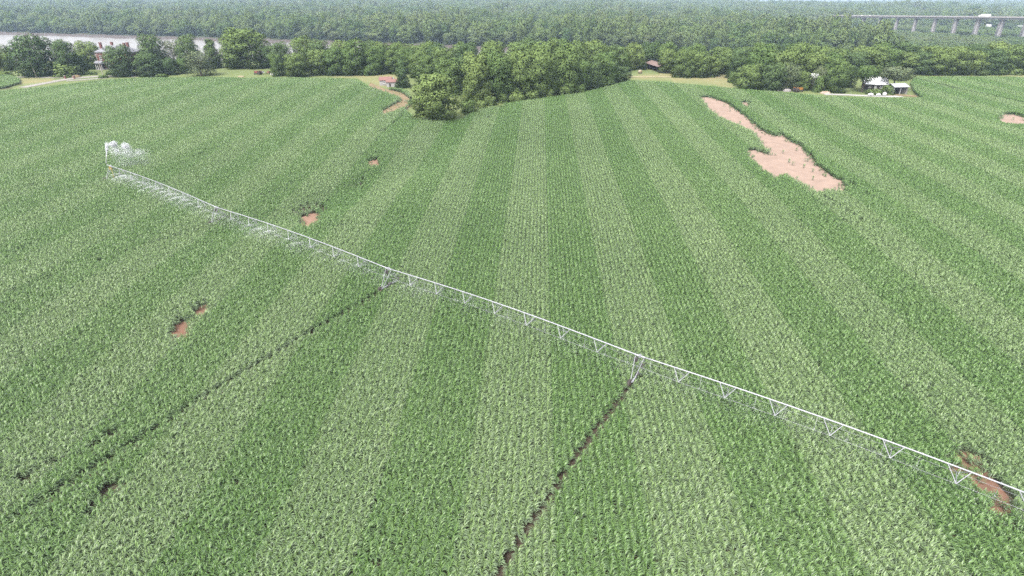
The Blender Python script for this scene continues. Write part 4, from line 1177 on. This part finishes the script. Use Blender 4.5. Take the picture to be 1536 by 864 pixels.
heap(362, 115.5, 3.6, 2.0, .7, STRAWM, 'straw_heap', 'low tan straw heap at lawn edge below the biggest oak', 'heap', 2)
heap(1180, 137.0, 4.0, 2.2, 1.3, CONC, 'covered_pile', 'pale covered pile left of the orange machine', 'heap', 3)
heap(1165, 137.2, 4.2, 1.8, .7, CONC, 'rubble_pile', 'low pale rubble pile at the front of the right grove', 'heap', 4)
heap(1238, 140.0, 5.0, 2.0, .9, simple('rubble', (0.20, 0.12, 0.09), (0.3, 0.24, 0.2), 1.2, .9), 'brick_rubble', 'reddish rubble pile at left end of the gravel yard', 'heap', 5)
heap(1003, 109.0, 5.6, 2.4, 1.7, simple('grey_junk', (0.26, 0.22, 0.21), (0.16, 0.13, 0.13), 1.2, .9), 'scrap_pile', 'greyish scrap pile right of the long brown shed', 'heap', 6)
heap(115, 116.2, 4.6, 2.6, 1.3, TRACK_M, 'earth_mound', 'tan earth mound beside the driveway left of the house', 'heap', 7)
# hay wagon / bale in front of the brown shed
a, _ = cast(960, 110.4); o = empty('hay_bale', (a.x, a.y, tz(a.x, a.y)), R(25)); tag(o, 'round straw bale on the grass before the long brown shed', 'bale')
M = Matrix.Translation((0, 0, .95)) @ Matrix.Rotation(R(90), 4, 'X')
b_ = MB().lathe([(.3, -.85), (.9, -.8), (.95, -.7), (.95, .7), (.9, .8), (.3, .85)], 20, M).build('bale_body', STRAWM, o)
for y in (-.5, 0, .5): MB().lathe([(.955, y - .04), (.965, y), (.955, y + .04)], 20, M).build('net_wrap', WHITE, o)
# white tanks and trailer in the yard
def tank(px, py, L, r, name, label, lid):
    a, _ = cast(px, py); o = empty(name, (a.x, a.y, tz(a.x, a.y)), R(4)); tag(o, label, 'tank')
    M = Matrix.Translation((0, 0, r + .2)) @ Matrix.Rotation(R(90), 4, 'Y')
    MB().lathe([(.1, -L / 2), (r * .7, -L / 2 + .05), (r * .95, -L / 2 + .22), (r, -L / 2 + .4), (r, L / 2 - .4), (r * .95, L / 2 - .22), (r * .7, L / 2 - .05), (.1, L / 2)], 18, M).build('shell', WHITE, o)
    for s in (-1, 1): MB().box((s * L * .28, 0, .18), (.3, r * 1.5, .36)).build('saddle', GREYTIN, o)
    MB().lathe([(lid, 0), (lid, .25), (lid * .8, .32)], 14, Matrix.Translation((0, 0, 2 * r + .12))).build('lid', WHITE, o)
tank(1305.5, 143.8, 2.4, .45, 'white_tank', 'long low white tank, leftmost of the three by the gravel', .2)
tank(1317, 144.2, 1.9, .45, 'white_tank', 'low white tank in the middle of the three by the gravel', .2)
tank(1326, 144.0, 1.6, .62, 'white_tank', 'tallest white tank with raised lid nearest the grey open shed', .45)
a, _ = cast(1198, 132.5); o = empty('white_trailer', (a.x, a.y, tz(a.x, a.y)), R(3)); tag(o, 'low white flat trailer just behind the orange machine', 'trailer')
MB().box((0, 0, 1.35), (3.8, 1.6, .75)).build('bed', WHITE, o); MB().bar((1.9, 0, 1.0), (3.0, 0, .8), .06, n=6).build('drawbar', DARKBOX, o)
for s in (-1, 1): wheel(o, 0, s * .9, .48, .22, WHITE)
# poles and gate posts at the homestead
POLE = simple('weathered_pole', (0.30, 0.27, 0.24), (0.22, 0.20, 0.18), 2.0, .9)
def pole(px, py, ty, name, label, lean, arm):
    a, t = cast(px, py); h = (py - ty) * t / F_PX / .98; o = empty(name, (a.x, a.y, tz(a.x, a.y))); o.rotation_euler = (0, lean, 0); tag(o, label, 'pole')
    MB().bar((0, 0, -.3), (0, 0, h), .2, .13, n=8).build('shaft', POLE, o)
    if arm: MB().box((0, 0, h - .5), (2.0, .12, .14)).build('cross_arm', POLE, o); [MB().lathe([(.05, 0), (.07, .08), (.04, .18)], 8, Matrix.Translation((x, 0, h - .43))).build('insulator', GREYTIN, o) for x in (-.85, 0, .85)]
pole(55.5, 116.5, 94, 'leaning_pole', 'bare pole leaning left before the largest dark tree', R(-5), False)
pole(156, 116, 84, 'utility_pole', 'weathered pole standing before the left end of the brick house', R(-4), True)
tree_px(155, 116.6, 18, 112, 'bush', 'low_shrub', 'tiny shrub at the foot of the pole before the house', cat='bush')
for i, (px, lb) in enumerate(((98.5, 'left brick gate post at the driveway fork'), (112, 'right brick gate post at the driveway fork'))):
    a, _ = cast(px, 118.2); o = empty('gate_post', (a.x, a.y, tz(a.x, a.y))); tag(o, lb, 'gate post', 'driveway gate posts')
    MB().box((0, 0, .7), (.7, .7, 1.5)).build('shaft', BRICK, o); MB().box((0, 0, 1.52), (.9, .9, .14)).build('cap', CONC, o)
for i, px in enumerate((161, 167, 172, 143, 137, 131)):
    tree_px(px, 111.8, 8, 107.6, 'bush', 'clipped_shrub', 'small clipped shrub, %s from the left in the row before the house' % ORD[sorted((161, 167, 172, 143, 137, 131)).index(px)], 'shrubs before the brick house', 'bush')

# ------------------------------------------------------------------ haze: even, thin air round everything
def haze():
    m, n, l, out = nodes_of('haze_air')
    v = n.new('ShaderNodeVolumePrincipled')
    v.inputs['Color'].default_value = (0.60, 0.77, 1.0, 1); v.inputs['Density'].default_value = 0.00010; v.inputs['Anisotropy'].default_value = 0.0
    l.new(v.outputs[0], out.inputs['Volume'])
    o = MB().box((0, 500, 30), (14600, 14600, 90)).build('haze', m); tag(o, 'thin pale blue haze over the whole valley', 'haze', kind='stuff')
haze()
